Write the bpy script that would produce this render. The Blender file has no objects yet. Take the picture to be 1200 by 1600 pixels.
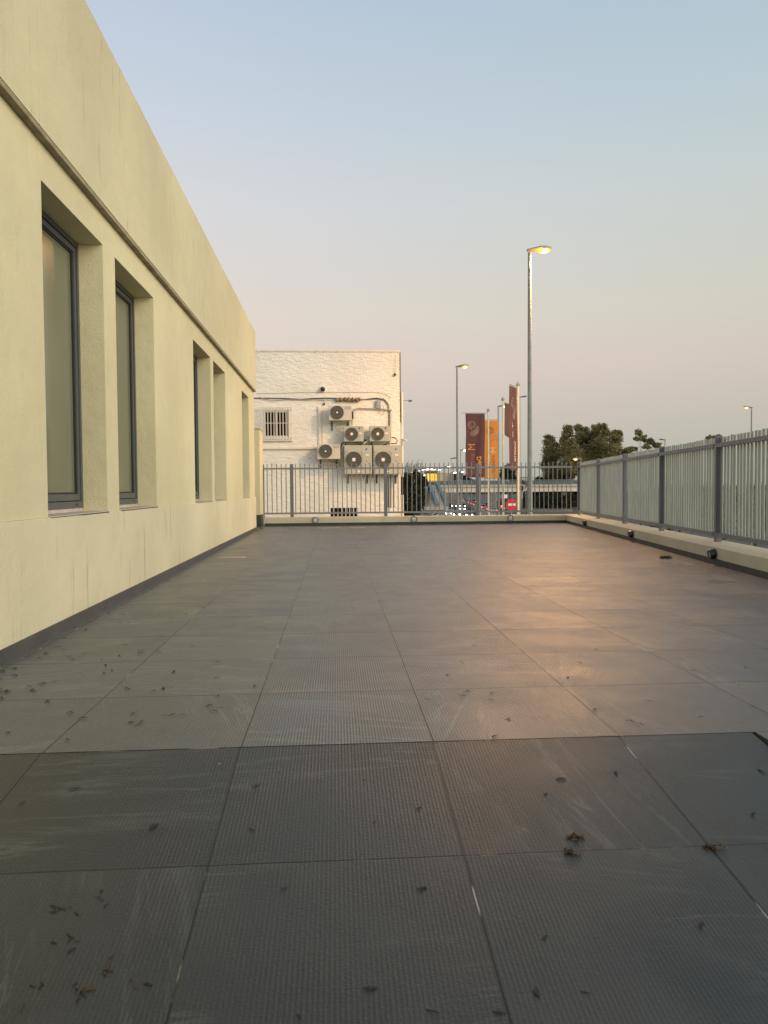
import bpy, bmesh, math, random
from mathutils import Vector, Matrix, noise
random.seed(7)
R = math.radians
scene = bpy.context.scene
C = bpy.data.collections.new('place'); scene.collection.children.link(C)

# ------------------------------------------------------------------ camera
F, CX, CY, HC = 1170.0, 600.0, 800.0, 0.82
_y, _p, _r = R(3.67), R(1.8), R(.45)
FW = Vector((math.sin(_y)*math.cos(_p), math.cos(_y)*math.cos(_p), -math.sin(_p)))
RT = Vector((math.cos(_y), -math.sin(_y), 0)); UP = RT.cross(FW)
RT, UP = RT*math.cos(_r)-UP*math.sin(_r), UP*math.cos(_r)+RT*math.sin(_r)
EYE = Vector((0, 0, HC))
cam = bpy.data.cameras.new('camera'); co = bpy.data.objects.new('camera', cam); C.objects.link(co)
cam.sensor_fit = 'VERTICAL'; cam.sensor_height = 36; cam.sensor_width = 27
cam.lens = 36*F/1600; cam.clip_start = .05; cam.clip_end = 6000
co.matrix_world = Matrix(((RT.x, UP.x, -FW.x, EYE.x), (RT.y, UP.y, -FW.y, EYE.y), (RT.z, UP.z, -FW.z, EYE.z), (0, 0, 0, 1)))
scene.camera = co

def S(r, g, b):                     # 0..255 display colour to linear
    f = lambda c: (c/255/12.92 if c/255 <= .04045 else ((c/255+.055)/1.055)**2.4)
    return (f(r), f(g), f(b), 1)

# ------------------------------------------------------------------ sky
SUN_EL, SUN_AZ = 5.0, 124.0         # the afterglow sits low behind the camera, a little to the right
W = bpy.data.worlds.new('World'); scene.world = W; W.use_nodes = True
nt = W.node_tree; nt.nodes.clear()
N = nt.nodes.new; L = nt.links.new
out = N('ShaderNodeOutputWorld')
tc = N('ShaderNodeTexCoord'); sp = N('ShaderNodeSeparateXYZ'); L(tc.outputs['Generated'], sp.inputs[0])
def ramp(stops):
    r = N('ShaderNodeValToRGB'); e = r.color_ramp.elements
    while len(e) < len(stops): e.new(.5)
    for el, (p, c) in zip(e, stops): el.position = p; el.color = c
    L(sp.outputs['Z'], r.inputs[0]); return r
east0 = ramp([(0, S(174, 171, 162)), (.037, S(186, 181, 171)), (.096, S(202, 188, 179)), (.155, S(214, 197, 187)), (.22, S(214, 204, 194)),
              (.347, S(203, 205, 207)), (.434, S(190, 200, 210)), (.545, S(175, 191, 208)), (.8, S(128, 148, 188)), (1, S(105, 128, 178))])
xr_ = N('ShaderNodeMapRange'); xr_.inputs['From Min'].default_value = -.25; xr_.inputs['From Max'].default_value = .55; L(sp.outputs['X'], xr_.inputs['Value'])
tint = N('ShaderNodeMix'); tint.data_type = 'RGBA'; L(xr_.outputs[0], tint.inputs['Factor']); tint.inputs['A'].default_value = (1.085, 1.06, 1.07, 1); tint.inputs['B'].default_value = (.875, .955, .915, 1)
east = N('ShaderNodeMix'); east.data_type = 'RGBA'; east.blend_type = 'MULTIPLY'; east.inputs['Factor'].default_value = 1; L(east0.outputs[0], east.inputs['A']); L(tint.outputs['Result'], east.inputs['B'])
west = ramp([(0, (1.75, 1.38, .92, 1)), (.06, (1.75, 1.48, 1.08, 1)), (.2, (1.50, 1.42, 1.20, 1)), (.4, (1.05, 1.08, 1.04, 1)), (.7, (.48, .56, .68, 1)), (1, S(105, 128, 178))])
mr = N('ShaderNodeMapRange'); mr.interpolation_type = 'SMOOTHSTEP'
mr.inputs['From Min'].default_value = .0; mr.inputs['From Max'].default_value = .85
dt = N('ShaderNodeVectorMath'); dt.operation = 'DOT_PRODUCT'; dt.inputs[1].default_value = (.74, -.67, 0)
L(tc.outputs['Generated'], dt.inputs[0]); L(dt.outputs['Value'], mr.inputs['Value'])
mx = N('ShaderNodeMix'); mx.data_type = 'RGBA'; L(mr.outputs[0], mx.inputs['Factor']); L(east.outputs['Result'], mx.inputs['A']); L(west.outputs[0], mx.inputs['B'])
bg = N('ShaderNodeBackground'); bg.inputs['Strength'].default_value = .97; L(mx.outputs['Result'], bg.inputs['Color'])
sky = N('ShaderNodeTexSky'); sky.sky_type = 'NISHITA'; sky.sun_disc = False
sky.sun_elevation = R(SUN_EL); sky.sun_rotation = R(SUN_AZ)
bg2 = N('ShaderNodeBackground'); bg2.inputs['Strength'].default_value = .006; L(sky.outputs[0], bg2.inputs['Color'])
ad = N('ShaderNodeAddShader'); L(bg.outputs[0], ad.inputs[0]); L(bg2.outputs[0], ad.inputs[1]); L(ad.outputs[0], out.inputs['Surface'])

sl = bpy.data.lights.new('sun', 'SUN'); so = bpy.data.objects.new('sun', sl); C.objects.link(so)
sl.energy = 1.7; sl.angle = R(55); sl.color = (1, .94, .82)
_a, _e = R(SUN_AZ), R(14)
sdir = Vector((math.sin(_a)*math.cos(_e), math.cos(_a)*math.cos(_e), math.sin(_e)))
so.rotation_euler = (-sdir).to_track_quat('-Z', 'Y').to_euler()
vs = scene.view_settings; vs.view_transform = 'Standard'; vs.look = 'None'; vs.exposure = .13; vs.gamma = 1
scene.cycles.max_bounces = 6; scene.cycles.sample_clamp_indirect = 4; scene.cycles.use_denoising = True

# ------------------------------------------------------------------ layout helpers
def ray(px, py): return FW + RT*((px-CX)/F) - UP*((py-CY)/F)
def atY(px, py, Y): d = ray(px, py); return EYE + d*(Y/d.y)
def atZ(px, py, z=0.0): d = ray(px, py); return EYE + d*((z-HC)/d.z)
ZG = -5.7                            # street level below the terrace
RA = R(7.6); RU = Vector((math.sin(RA), math.cos(RA), 0)); RN = Vector((math.cos(RA), -math.sin(RA), 0))
def road(s, t, z=ZG): return RU*s + RN*t + Vector((0, 0, z))
def srow(px, py, z):                 # point on level z under a pixel
    return atZ(px, py, z)

# ------------------------------------------------------------------ materials
MATS = {}
def principled(name):
    m = bpy.data.materials.new(name); m.use_nodes = True; MATS[name] = m
    return m, m.node_tree, m.node_tree.nodes['Principled BSDF']
def mat(name, col, rough=.6, metal=0., var=.12, scale=6., bump=0., bscale=60., spec=.5, col2=None):
    m, t, b = principled(name)
    b.inputs['Roughness'].default_value = rough; b.inputs['Metallic'].default_value = metal
    b.inputs['Specular IOR Level'].default_value = spec
    tc = t.nodes.new('ShaderNodeTexCoord'); n = t.nodes.new('ShaderNodeTexNoise')
    n.inputs['Scale'].default_value = scale; n.inputs['Detail'].default_value = 5
    t.links.new(tc.outputs['Object'], n.inputs['Vector'])
    r = t.nodes.new('ShaderNodeValToRGB'); t.links.new(n.outputs['Fac'], r.inputs[0])
    c2 = col2 or tuple(c*(1+var) for c in col); c1 = tuple(c*(1-var) for c in col)
    r.color_ramp.elements[0].position = .3; r.color_ramp.elements[1].position = .7
    r.color_ramp.elements[0].color = (*c1, 1); r.color_ramp.elements[1].color = (*c2, 1)
    t.links.new(r.outputs[0], b.inputs['Base Color'])
    if bump:
        n2 = t.nodes.new('ShaderNodeTexNoise'); n2.inputs['Scale'].default_value = bscale; n2.inputs['Detail'].default_value = 6
        t.links.new(tc.outputs['Object'], n2.inputs['Vector'])
        bp = t.nodes.new('ShaderNodeBump'); bp.inputs['Strength'].default_value = 1; bp.inputs['Distance'].default_value = bump
        t.links.new(n2.outputs['Fac'], bp.inputs['Height']); t.links.new(bp.outputs[0], b.inputs['Normal'])
    return m
def glow(name, col, strength):
    m, t, b = principled(name)
    b.inputs['Base Color'].default_value = (*col, 1); b.inputs['Emission Color'].default_value = (*col, 1)
    b.inputs['Emission Strength'].default_value = strength
    return m

class NG:                             # small node-graph writer
    def __init__(s, m): s.t = m.node_tree
    def n(s, kind, **kw):
        x = s.t.nodes.new(kind)
        for k, v in kw.items():
            if hasattr(x, k) and k not in ('inputs',): setattr(x, k, v)
        return x
    def set(s, sock, v):
        if hasattr(v, 'links') or hasattr(v, 'is_linked'): s.t.links.new(v, sock)
        else: sock.default_value = v
    def math(s, op, a, b=0., c=None):
        x = s.n('ShaderNodeMath'); x.operation = op; s.set(x.inputs[0], a); s.set(x.inputs[1], b)
        if c is not None: s.set(x.inputs[2], c)
        return x.outputs[0]
    def noise(s, vec, scale, detail=4, rough=.55, dist=0.):
        x = s.n('ShaderNodeTexNoise'); s.t.links.new(vec, x.inputs['Vector'])
        x.inputs['Scale'].default_value = scale; x.inputs['Detail'].default_value = detail
        x.inputs['Roughness'].default_value = rough; x.inputs['Distortion'].default_value = dist
        return x.outputs['Fac']
    def mapping(s, vec, scale=(1, 1, 1), rot=(0, 0, 0), loc=(0, 0, 0)):
        x = s.n('ShaderNodeMapping'); s.t.links.new(vec, x.inputs['Vector'])
        x.inputs['Scale'].default_value = scale; x.inputs['Rotation'].default_value = rot; x.inputs['Location'].default_value = loc
        return x.outputs[0]
    def step(s, v, lo, hi, a=0., b=1.):
        x = s.n('ShaderNodeMapRange'); s.t.links.new(v, x.inputs[0]); x.interpolation_type = 'SMOOTHSTEP'
        x.inputs[1].default_value = lo; x.inputs[2].default_value = hi; x.inputs[3].default_value = a; x.inputs[4].default_value = b
        return x.outputs[0]
    def mix(s, f, a, b, mode='MIX'):
        x = s.n('ShaderNodeMix'); x.data_type = 'RGBA'; x.blend_type = mode
        s.set(x.inputs['Factor'], f)
        for k, v in (('A', a), ('B', b)):
            if isinstance(v, tuple): x.inputs[k].default_value = (*v[:3], 1)
            else: s.t.links.new(v, x.inputs[k])
        return x.outputs['Result']
    def bump(s, h, dist, normal=None, strength=1.):
        x = s.n('ShaderNodeBump'); x.inputs['Distance'].default_value = dist; x.inputs['Strength'].default_value = strength
        s.t.links.new(h, x.inputs['Height'])
        if normal: s.t.links.new(normal, x.inputs['Normal'])
        return x.outputs[0]

def plaster(name, base, streak, streak_amt, blotch=.10):
    m, t, b = principled(name); g = NG(m)
    P = g.n('ShaderNodeTexCoord').outputs['Object']
    big = g.noise(P, .55, 4); fine = g.noise(P, 9, 5)
    col = g.mix(g.step(big, .35, .7), tuple(c*(1-blotch) for c in base), tuple(c*(1+blotch*.5) for c in base))
    col = g.mix(g.step(fine, .45, .75, 0, .12), col, tuple(c*.8 for c in base))
    st = g.noise(g.mapping(P, (1, 7, .55)), 2.2, 6, .65, .25)
    patch = g.noise(g.mapping(P, (1, .9, .8)), .9, 3)
    f = g.math('MULTIPLY', g.step(st, .56, .70), g.step(patch, .42, .58, 0, streak_amt))
    col = g.mix(f, col, streak)
    st2 = g.noise(g.mapping(P, (1, 24, 1.1)), 2.6, 5, .65, .2)
    col = g.mix(g.step(st2, .60, .76, 0, streak_amt*.35), col, tuple(c*.85 for c in streak))
    chip = g.math('MULTIPLY', g.step(g.noise(g.mapping(P, (1, 5, 1.6)), 3.4, 5, .65), .66, .70), g.step(g.noise(P, .8, 2), .52, .62, 0, .5*streak_amt))
    col = g.mix(chip, col, tuple(c*.55 for c in base))
    g.t.links.new(col, b.inputs['Base Color']); b.inputs['Roughness'].default_value = .85; b.inputs['Specular IOR Level'].default_value = .25
    n1 = g.bump(g.noise(P, 90, 4, .7), .004)
    n2 = g.bump(g.noise(P, 5, 4), .012, n1)
    g.t.links.new(n2, b.inputs['Normal'])
    return m

CREAM = (.72, .645, .40)
plaster('cream_plaster', CREAM, (.50, .42, .25), .28)
plaster('plinth_plaster', (.74, .665, .44), (.45, .37, .20), 1.0)
plaster('fascia_plaster', (.68, .61, .385), (.42, .36, .20), .6)
plaster('kerb_plaster', (.62, .56, .38), (.38, .33, .2), .5, .16)
mat('soffit_edge', (.30, .25, .15), .85, var=.3, scale=9)
mat('sill_stone', (.52, .44, .36), .7, var=.12, scale=12)
mat('skirting_dark_shaded', (.042, .045, .040), .6, var=.25, scale=4)  # the shadow along the kerb foot is put into this near-black colour
mat('skirting', (.072, .076, .072), .45, var=.18, scale=4, bump=.002)
mat('anthracite', (.085, .092, .09), .38, var=.06)
mat('frame_dark', (.085, .092, .09), .4, var=.06)
mat('gasket', (.02, .02, .02), .6)
mat('rail_paint', (.21, .22, .205), .42, var=.12, scale=3)
mat('slat_paint', (.39, .42, .35), .5, var=.10, scale=2.5)
mat('post_paint', (.145, .155, .16), .4, var=.10, scale=2)
mat('galvanised', (.30, .31, .28), .7, .0, spec=.2, var=.12, scale=5)
mat('white_pole', (.62, .58, .44), .5, var=.06)
mat('black_plastic', (.018, .018, .018), .3)
mat('lens_glass', (.55, .55, .5), .15, var=.1)
mat('ring_metal', (.20, .20, .18), .4, .3)
mat('ac_casing', (.56, .53, .43), .5, var=.05, scale=3)
mat('ac_casing_grey', (.42, .42, .34), .5, var=.05, scale=3)
mat('fan_dark', (.07, .065, .05), .6)
mat('fan_wire', (.17, .16, .125), .5)
mat('hub_white', (.78, .77, .72), .5, var=.03)
mat('badge_blue', (.04, .10, .16), .5); mat('badge_pale', (.30, .45, .50), .5)
mat('white_trim', (.74, .69, .57), .6, var=.08, scale=7)
mat('cable_black', (.03, .028, .025), .6); mat('cable_grey', (.35, .32, .27), .6)
mat('lagging', (.20, .15, .08), .9, var=.6, scale=14, bump=.02, bscale=20)
mat('box_blue', (.30, .36, .38), .5, var=.2)
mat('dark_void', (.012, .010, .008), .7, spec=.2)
mat('window_glass_far', (.03, .028, .02), .08)
mat('asphalt', (.052, .052, .052), .8, var=.25, scale=.6)
mat('paint_white', (.6, .6, .57), .7)
mat('ground_soil', (.10, .09, .065), .95, var=.4, scale=.05)
mat('concrete', (.52, .46, .36), .8, var=.14, scale=.8)
mat('concrete_grey', (.30, .28, .24), .85, var=.2, scale=.8)
mat('bridge_cream', (.74, .65, .48), .75, var=.1, scale=.3)
mat('bridge_rail', (.09, .12, .12), .5)
mat('stair_blue', (.14, .20, .215), .5, var=.15, scale=1)
mat('pale_render', (.60, .47, .30), .8, var=.08, scale=.3)
mat('bark', (.10, .075, .05), .9, var=.3, scale=3)
mat('leaf_olive', (.17, .155, .055), .7, var=.45, scale=.28, spec=.2, col2=(.30, .27, .11))
mat('leaf_dark', (.030, .034, .014), .8, var=.45, scale=.4, spec=.2, col2=(.055, .058, .022))
mat('leaf_teal', (.10, .15, .12), .7, var=.3, scale=2)
mat('leaf_dry', (.20, .14, .07), .8, var=.4, scale=2)
mat('twig', (.13, .10, .075), .9)
mat('leaf_green', (.06, .10, .025), .6, var=.3, scale=20)
mat('litter_dark', (.030, .022, .012), .8, var=.4, scale=40)
mat('litter_brown', (.070, .045, .022), .8, var=.5, scale=40)
mat('litter_pale', (.42, .36, .22), .7, var=.3, scale=40)
mat('flag_maroon', (.115, .042, .038), .8, var=.14, scale=1.5)
mat('flag_orange', (.72, .26, .03), .8, var=.08, scale=1.5)
mat('flag_brown', (.12, .06, .03), .8, var=.2, scale=2)
mat('ink_orange', (.62, .24, .07), .7); mat('ink_pale', (.52, .32, .22), .7, var=.2, scale=5); mat('ink_dim', (.30, .11, .07), .7)
mat('ink_shell', (.34, .20, .15), .7, var=.3, scale=6); mat('ink_shell_body', (.25, .135, .105), .7, var=.4, scale=3); mat('ink_fawn', (.50, .25, .10), .7, var=.3, scale=4)
mat('ink_brown', (.25, .09, .035), .7); mat('ink_cream', (.70, .50, .30), .7)
mat('sign_red', (.75, .015, .012), .45, var=.04); mat('sign_white', (.85, .83, .78), .5, var=.03)
for n_, c_ in dict(white=(.62, .62, .60), silver=(.34, .34, .33), grey=(.14, .14, .145), black=(.02, .02, .022), red=(.35, .03, .025), blue=(.04, .07, .14), beige=(.42, .38, .30)).items():
    mat('car_'+n_, c_, .28, var=.03)
mat('car_glass', (.015, .017, .018), .08); mat('tyre', (.02, .02, .02), .8); mat('rim', (.4, .4, .4), .3, .8)
glow('lamp_sodium', (1, .42, .04), 1.5); glow('bulb', (1, .74, .34), 2.6); glow('lamp_warm', (1, .46, .06), 1.6); glow('lamp_white', (1, .88, .66), 9)
glow('headlight', (1, .95, .85), 26); glow('taillight', (1, .10, .05), 5.0); glow('brakelight', (1, .42, .25), 7.0)
glow('lit_amber', (1, .50, .04), 1.05); glow('red_dot', (1, .32, .12), 2.0)

def pane_mat():
    m, t, b = principled('pane'); g = NG(m)
    P = g.n('ShaderNodeTexCoord').outputs['Object']
    col = g.mix(g.step(g.noise(P, .8, 2), .3, .7), (.16, .165, .105), (.20, .20, .13))
    g.t.links.new(col, b.inputs['Base Color']); b.inputs['Roughness'].default_value = .12
    b.inputs['Specular IOR Level'].default_value = .35
pane_mat()

def stucco():
    m, t, b = principled('stucco'); g = NG(m)
    P = g.n('ShaderNodeTexCoord').outputs['Object']
    big = g.noise(P, .7, 3)
    col = g.mix(g.step(big, .35, .7), (.80, .77, .67), (.87, .845, .75))
    v = g.mapping(P, (4.5, 1, 12), (0, R(38), 0))
    r1 = g.noise(v, 1.0, 4, .6, .3); r2 = g.noise(P, 22, 4)
    col = g.mix(g.step(r1, .50, .66, 0, .10), col, (.50, .42, .29))
    g.t.links.new(col, b.inputs['Base Color']); b.inputs['Roughness'].default_value = .85; b.inputs['Specular IOR Level'].default_value = .2
    n1 = g.bump(r2, .02); n2 = g.bump(g.step(r1, .30, .74), .013, n1)
    g.t.links.new(n2, b.inputs['Normal'])
stucco()

def floor_mat(name, x0, y0, px, py, tone, dark, jw, ribd):
    """slate-look ribbed porcelain pavers: joints, ribs and veins in object space"""
    m, t, b = principled(name); g = NG(m)
    P = g.n('ShaderNodeTexCoord').outputs['Object']
    s = g.n('ShaderNodeSeparateXYZ'); g.t.links.new(P, s.inputs[0]); X, Y = s.outputs[0], s.outputs[1]
    wob = g.math('MULTIPLY', g.math('SUBTRACT', g.noise(P, 7, 3), .5), .004)
    u = g.math('DIVIDE', g.math('SUBTRACT', g.math('ADD', X, wob), x0), px); v = g.math('DIVIDE', g.math('SUBTRACT', g.math('ADD', Y, wob), y0), py)
    iu, iv = g.math('FLOOR', u), g.math('FLOOR', v)
    def edge(f, i, p):
        fr = g.math('SUBTRACT', f, i)
        return g.math('MULTIPLY', g.math('MINIMUM', fr, g.math('SUBTRACT', 1., fr)), p)
    e = g.math('MINIMUM', edge(u, iu, px), edge(v, iv, py))
    joint = g.step(e, jw*.6, jw, 1, 0)
    cmb = g.n('ShaderNodeCombineXYZ'); g.t.links.new(iu, cmb.inputs[0]); g.t.links.new(iv, cmb.inputs[1])
    wn = g.n('ShaderNodeTexWhiteNoise'); wn.noise_dimensions = '3D'; g.t.links.new(cmb.outputs[0], wn.inputs['Vector'])
    rnd = wn.outputs['Value']; ws = g.n('ShaderNodeSeparateXYZ'); g.t.links.new(wn.outputs['Color'], ws.inputs[0])
    off = g.n('ShaderNodeVectorMath'); off.operation = 'MULTIPLY_ADD'
    g.t.links.new(wn.outputs['Color'], off.inputs[0]); off.inputs[1].default_value = (31, 17, 5); g.t.links.new(P, off.inputs[2])
    Q = off.outputs[0]
    base = g.mix(rnd, tuple(c*.84 for c in tone), tuple(c*1.16 for c in tone))
    cloud = g.noise(Q, 3.2, 5, .6)
    base = g.mix(g.step(cloud, .3, .72), g.mix(.55, base, dark), base)
    green = g.noise(P, 1.1, 3)
    base = g.mix(g.step(green, .5, .75, 0, .22), base, (tone[0]*.85, tone[1]*1.05, tone[2]*.90))
    vr = g.n('ShaderNodeVectorRotate'); vr.rotation_type = 'Z_AXIS'; g.t.links.new(Q, vr.inputs['Vector'])
    ang = g.math('ADD', g.math('MULTIPLY', g.math('GREATER_THAN', ws.outputs[1], .5), 1.45), g.math('MULTIPLY', g.math('SUBTRACT', ws.outputs[2], .5), .7))
    g.t.links.new(ang, vr.inputs['Angle']); V = vr.outputs[0]
    vn = g.noise(g.mapping(V, (.55, 4.6, 1)), 1.5, 7, .6, .6)
    thin = g.step(g.math('ABSOLUTE', g.math('SUBTRACT', vn, .5)), .0, .022, 1, 0)
    soft = g.step(g.noise(g.mapping(V, (.8, 8, 1)), 1.3, 7, .68, .4), .52, .72)
    gate = g.step(g.noise(g.mapping(V, (.9, 1.8, 1)), 1.5, 3), .44, .62)
    vein = g.math('MULTIPLY', g.math('MAXIMUM', g.math('MULTIPLY', thin, .42), g.math('MULTIPLY', soft, .36)), gate)
    base = g.mix(vein, base, tuple(c*(2.3 if jw > .003 else 3.0) for c in tone))
    dust = g.noise(P, 1.6, 6, .65)
    base = g.mix(g.step(dust, .5, .8, 0, .30), base, tuple(c*1.7 for c in (tone[0]*1.1, tone[1]*1.02, tone[2]*.8)))
    grout = g.mix(g.step(g.noise(P, 3.4, 4), .60 if jw > .003 else .555, .66), (.012, .012, .01), (.40, .37, .30))
    col = g.mix(joint, base, grout)
    rib = g.math('SINE', g.math('MULTIPLY', X, 2*math.pi/.0103))
    ribm = g.step(rib, -.5, .7)
    wear = g.step(g.noise(P, 3, 3), .3, .65, .35, 1)
    col = g.mix(g.math('MULTIPLY', g.math('SUBTRACT', 1., ribm), g.math('MULTIPLY', wear, .24)), col, tuple(c*.55 for c in dark))
    g.t.links.new(col, b.inputs['Base Color'])
    g.t.links.new(g.step(cloud, .3, .7, .31, .43), b.inputs['Roughness'])
    b.inputs['Specular IOR Level'].default_value = .62 if jw > .003 else .40
    n1 = g.bump(g.math('MULTIPLY', g.math('MULTIPLY', ribm, wear), g.step(g.noise(g.mapping(P, (95, 30, 1)), 1, 4, .7), .3, .66, .15, 1)), ribd)
    n2 = g.bump(g.noise(P, 130, 4, .65), .0014, n1)
    n3 = g.bump(g.math('SUBTRACT', 1., joint), .002, n2)
    tl = g.math('ADD', g.math('MULTIPLY', g.math('MULTIPLY', g.math('SUBTRACT', u, iu), px), g.math('SUBTRACT', ws.outputs[0], .5)),
                g.math('MULTIPLY', g.math('MULTIPLY', g.math('SUBTRACT', v, iv), py), g.math('SUBTRACT', ws.outputs[2], .5)))
    n4 = g.bump(tl, .045, n3)                                # every paver lies at its own slight tilt
    g.t.links.new(n4, b.inputs['Normal'])
    return m
floor_mat('tile_terrace', -.309, 2.385, .6165, .62, (.114, .122, .112), (.074, .080, .073), .0036, .0013)
floor_mat('tile_ramp', -.313, 0.0, .6165, .605, (.061, .064, .053), (.034, .036, .030), .0026, .0010)

# ------------------------------------------------------------------ mesh builder
WORLD = {}                            # matrix of every root / part when it was built
class MB:
    def __init__(s): s.v = []; s.f = []; s.sm = []
    def add(s, vs, fs, smooth=False):
        o = len(s.v); s.v += [tuple(v) for v in vs]; s.f += [tuple(i+o for i in f) for f in fs]; s.sm += [smooth]*len(fs); return s
    def box(s, a, b, M=None, bev=0.):
        a = Vector(a); b = Vector(b)
        if bev:
            bm = bmesh.new(); bmesh.ops.create_cube(bm, size=1)
            for v in bm.verts: v.co = Vector(((a.x+b.x)/2+v.co.x*(b.x-a.x), (a.y+b.y)/2+v.co.y*(b.y-a.y), (a.z+b.z)/2+v.co.z*(b.z-a.z)))
            bmesh.ops.bevel(bm, geom=bm.edges[:], offset=bev, segments=2, affect='EDGES')
            vs = [v.co.copy() for v in bm.verts]; bm.verts.index_update(); fs = [[v.index for v in f.verts] for f in bm.faces]; bm.free()
        else:
            vs = [Vector((x, y, z)) for z in (a.z, b.z) for y in (a.y, b.y) for x in (a.x, b.x)]
            fs = [(0, 2, 3, 1), (4, 5, 7, 6), (0, 1, 5, 4), (2, 6, 7, 3), (0, 4, 6, 2), (1, 3, 7, 5)]
        if M: vs = [M @ v for v in vs]
        return s.add(vs, fs)
    def quad(s, *p): return s.add(p, [tuple(range(len(p)))])
    def tube(s, pts, rad, n=8, cap=True):
        pts = [Vector(p) for p in pts]; k = len(pts)
        rad = rad if isinstance(rad, (list, tuple)) else [rad]*k
        vs = []; fs = []
        up = Vector((0, 0, 1))
        for i, p in enumerate(pts):
            d = (pts[min(i+1, k-1)]-pts[max(i-1, 0)]).normalized()
            a = d.cross(up if abs(d.z) < .95 else Vector((0, 1, 0))).normalized(); b_ = a.cross(d)
            for j in range(n):
                t = 2*math.pi*j/n; vs.append(p + (a*math.cos(t)+b_*math.sin(t))*rad[i])
        for i in range(k-1):
            for j in range(n): fs.append((i*n+j, i*n+(j+1) % n, (i+1)*n+(j+1) % n, (i+1)*n+j))
        s.add(vs, fs, True)
        if cap: s.add([vs[j] for j in range(n)], [tuple(range(n))]); s.add([vs[(k-1)*n+j] for j in range(n)], [tuple(range(n))[::-1]])
        return s
    def lathe(s, prof, M=None, n=20):  # profile (r, z) about z
        vs = [Vector((r*math.cos(2*math.pi*j/n), r*math.sin(2*math.pi*j/n), z)) for r, z in prof for j in range(n)]
        fs = [(i*n+j, i*n+(j+1) % n, (i+1)*n+(j+1) % n, (i+1)*n+j) for i in range(len(prof)-1) for j in range(n)]
        if M: vs = [M @ v for v in vs]
        s.add(vs, fs, True)
        for i in (0, len(prof)-1):
            if prof[i][0] > 1e-4: s.add([vs[i*n+j] for j in range(n)], [tuple(range(n))])
        return s
    def prism(s, poly, z0, z1):       # poly in xy
        n = len(poly); vs = [(x, y, z0) for x, y in poly]+[(x, y, z1) for x, y in poly]
        fs = [tuple(range(n))[::-1], tuple(range(n, 2*n))]+[(i, (i+1) % n, n+(i+1) % n, n+i) for i in range(n)]
        return s.add(vs, fs)
    def build(s, name, m, parent=None, smooth_angle=40):
        me = bpy.data.meshes.new(name)
        vs = s.v
        if parent is not None:
            inv = WORLD[parent.name].inverted(); vs = [tuple(inv @ Vector(v)) for v in vs]
        me.from_pydata(vs, [], s.f); me.polygons.foreach_set('use_smooth', s.sm)
        if any(s.sm): me.set_sharp_from_angle(angle=R(smooth_angle))
        me.update()
        bm = bmesh.new(); bm.from_mesh(me); bmesh.ops.recalc_face_normals(bm, faces=bm.faces[:]); bm.to_mesh(me); bm.free()
        me.materials.append(MATS[m])
        o = bpy.data.objects.new(name, me); C.objects.link(o)
        if parent is not None: o.parent = parent; WORLD[o.name] = WORLD[parent.name]
        else: WORLD[o.name] = Matrix.Identity(4)
        return o

def tag(o, label=None, cat=None, group=None, kind=None):
    if label: o['label'] = label
    if cat: o['category'] = cat
    if group: o['group'] = group
    if kind: o['kind'] = kind
    return o
def thing(name, label, cat, loc=(0, 0, 0), rz=0., group=None):
    o = bpy.data.objects.new(name, None); C.objects.link(o); o.location = loc; o.rotation_euler = (0, 0, rz)
    o.empty_display_size = .1
    WORLD[o.name] = Matrix.Translation(loc) @ Matrix.Rotation(rz, 4, 'Z')
    return tag(o, label, cat, group)
def copy_tree(o, loc=None, rz=None, label=None, group=None, parent=None):
    c = o.copy(); C.objects.link(c)
    if parent is not None: c.parent = parent
    if loc is not None: c.location = loc
    if rz is not None: c.rotation_euler = (0, 0, rz)
    if label: c['label'] = label
    if group: c['group'] = group
    for ch in list(o.children): copy_tree(ch, parent=c)
    return c
def bx(name, a, b, m, parent=None, bev=0., M=None): return MB().box(a, b, M, bev).build(name, m, parent)

# ------------------------------------------------------------------ setting: ground, streets
MB().quad((-3000, -400, ZG-.02), (3000, -400, ZG-.02), (3000, 5000, ZG-.02), (-3000, 5000, ZG-.02)).build('ground', 'ground_soil')
tag(bpy.data.objects['ground'], kind='structure')
def strip(name, t0, t1, s0, s1, dz, m):
    mb = MB(); mb.quad(road(s0, t0, ZG+dz), road(s0, t1, ZG+dz), road(s1, t1, ZG+dz), road(s1, t0, ZG+dz))
    return tag(mb.build(name, m), kind='structure')
strip('road', 3.2, 24.5, -60, 1600, .0, 'asphalt')
mb = MB()
for t in (6.9,):
    for k in range(60): mb.quad(*[road(40+k*12+a, t+b, ZG+.008) for a, b in ((0, -.08), (0, .08), (4, .08), (4, -.08))])
for t in (15.6, 19.1):
    for k in range(60): mb.quad(*[road(40+k*12+a, t+b, ZG+.008) for a, b in ((0, -.08), (0, .08), (4, .08), (4, -.08))])
for t in (3.6, 11.1, 12.7, 23.4): mb.quad(road(-50, t-.08, ZG+.008), road(-50, t+.08, ZG+.008), road(1500, t+.08, ZG+.008), road(1500, t-.08, ZG+.008))
tag(mb.build('road_marking', 'paint_white'), kind='structure')
tag(MB().quad((-60, 120, ZG+.004), (-60, 172, ZG+.004), (26, 172, ZG+.004), (17, 120, ZG+.004)).build('side_street', 'asphalt'), kind='structure')
# low kerbs beside the road
for t0, nm in ((2.9, 'pavement'), (24.5, 'pavement')):
    mb = MB(); a = [road(s, t0+dt, ZG) for s, dt in ((-50, 0), (115, 0), (115, .3), (-50, .3))]
    mb.prism([(p.x, p.y) for p in a], ZG-.01, ZG+.13); tag(mb.build(nm, 'concrete_grey'), kind='structure')

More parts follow.
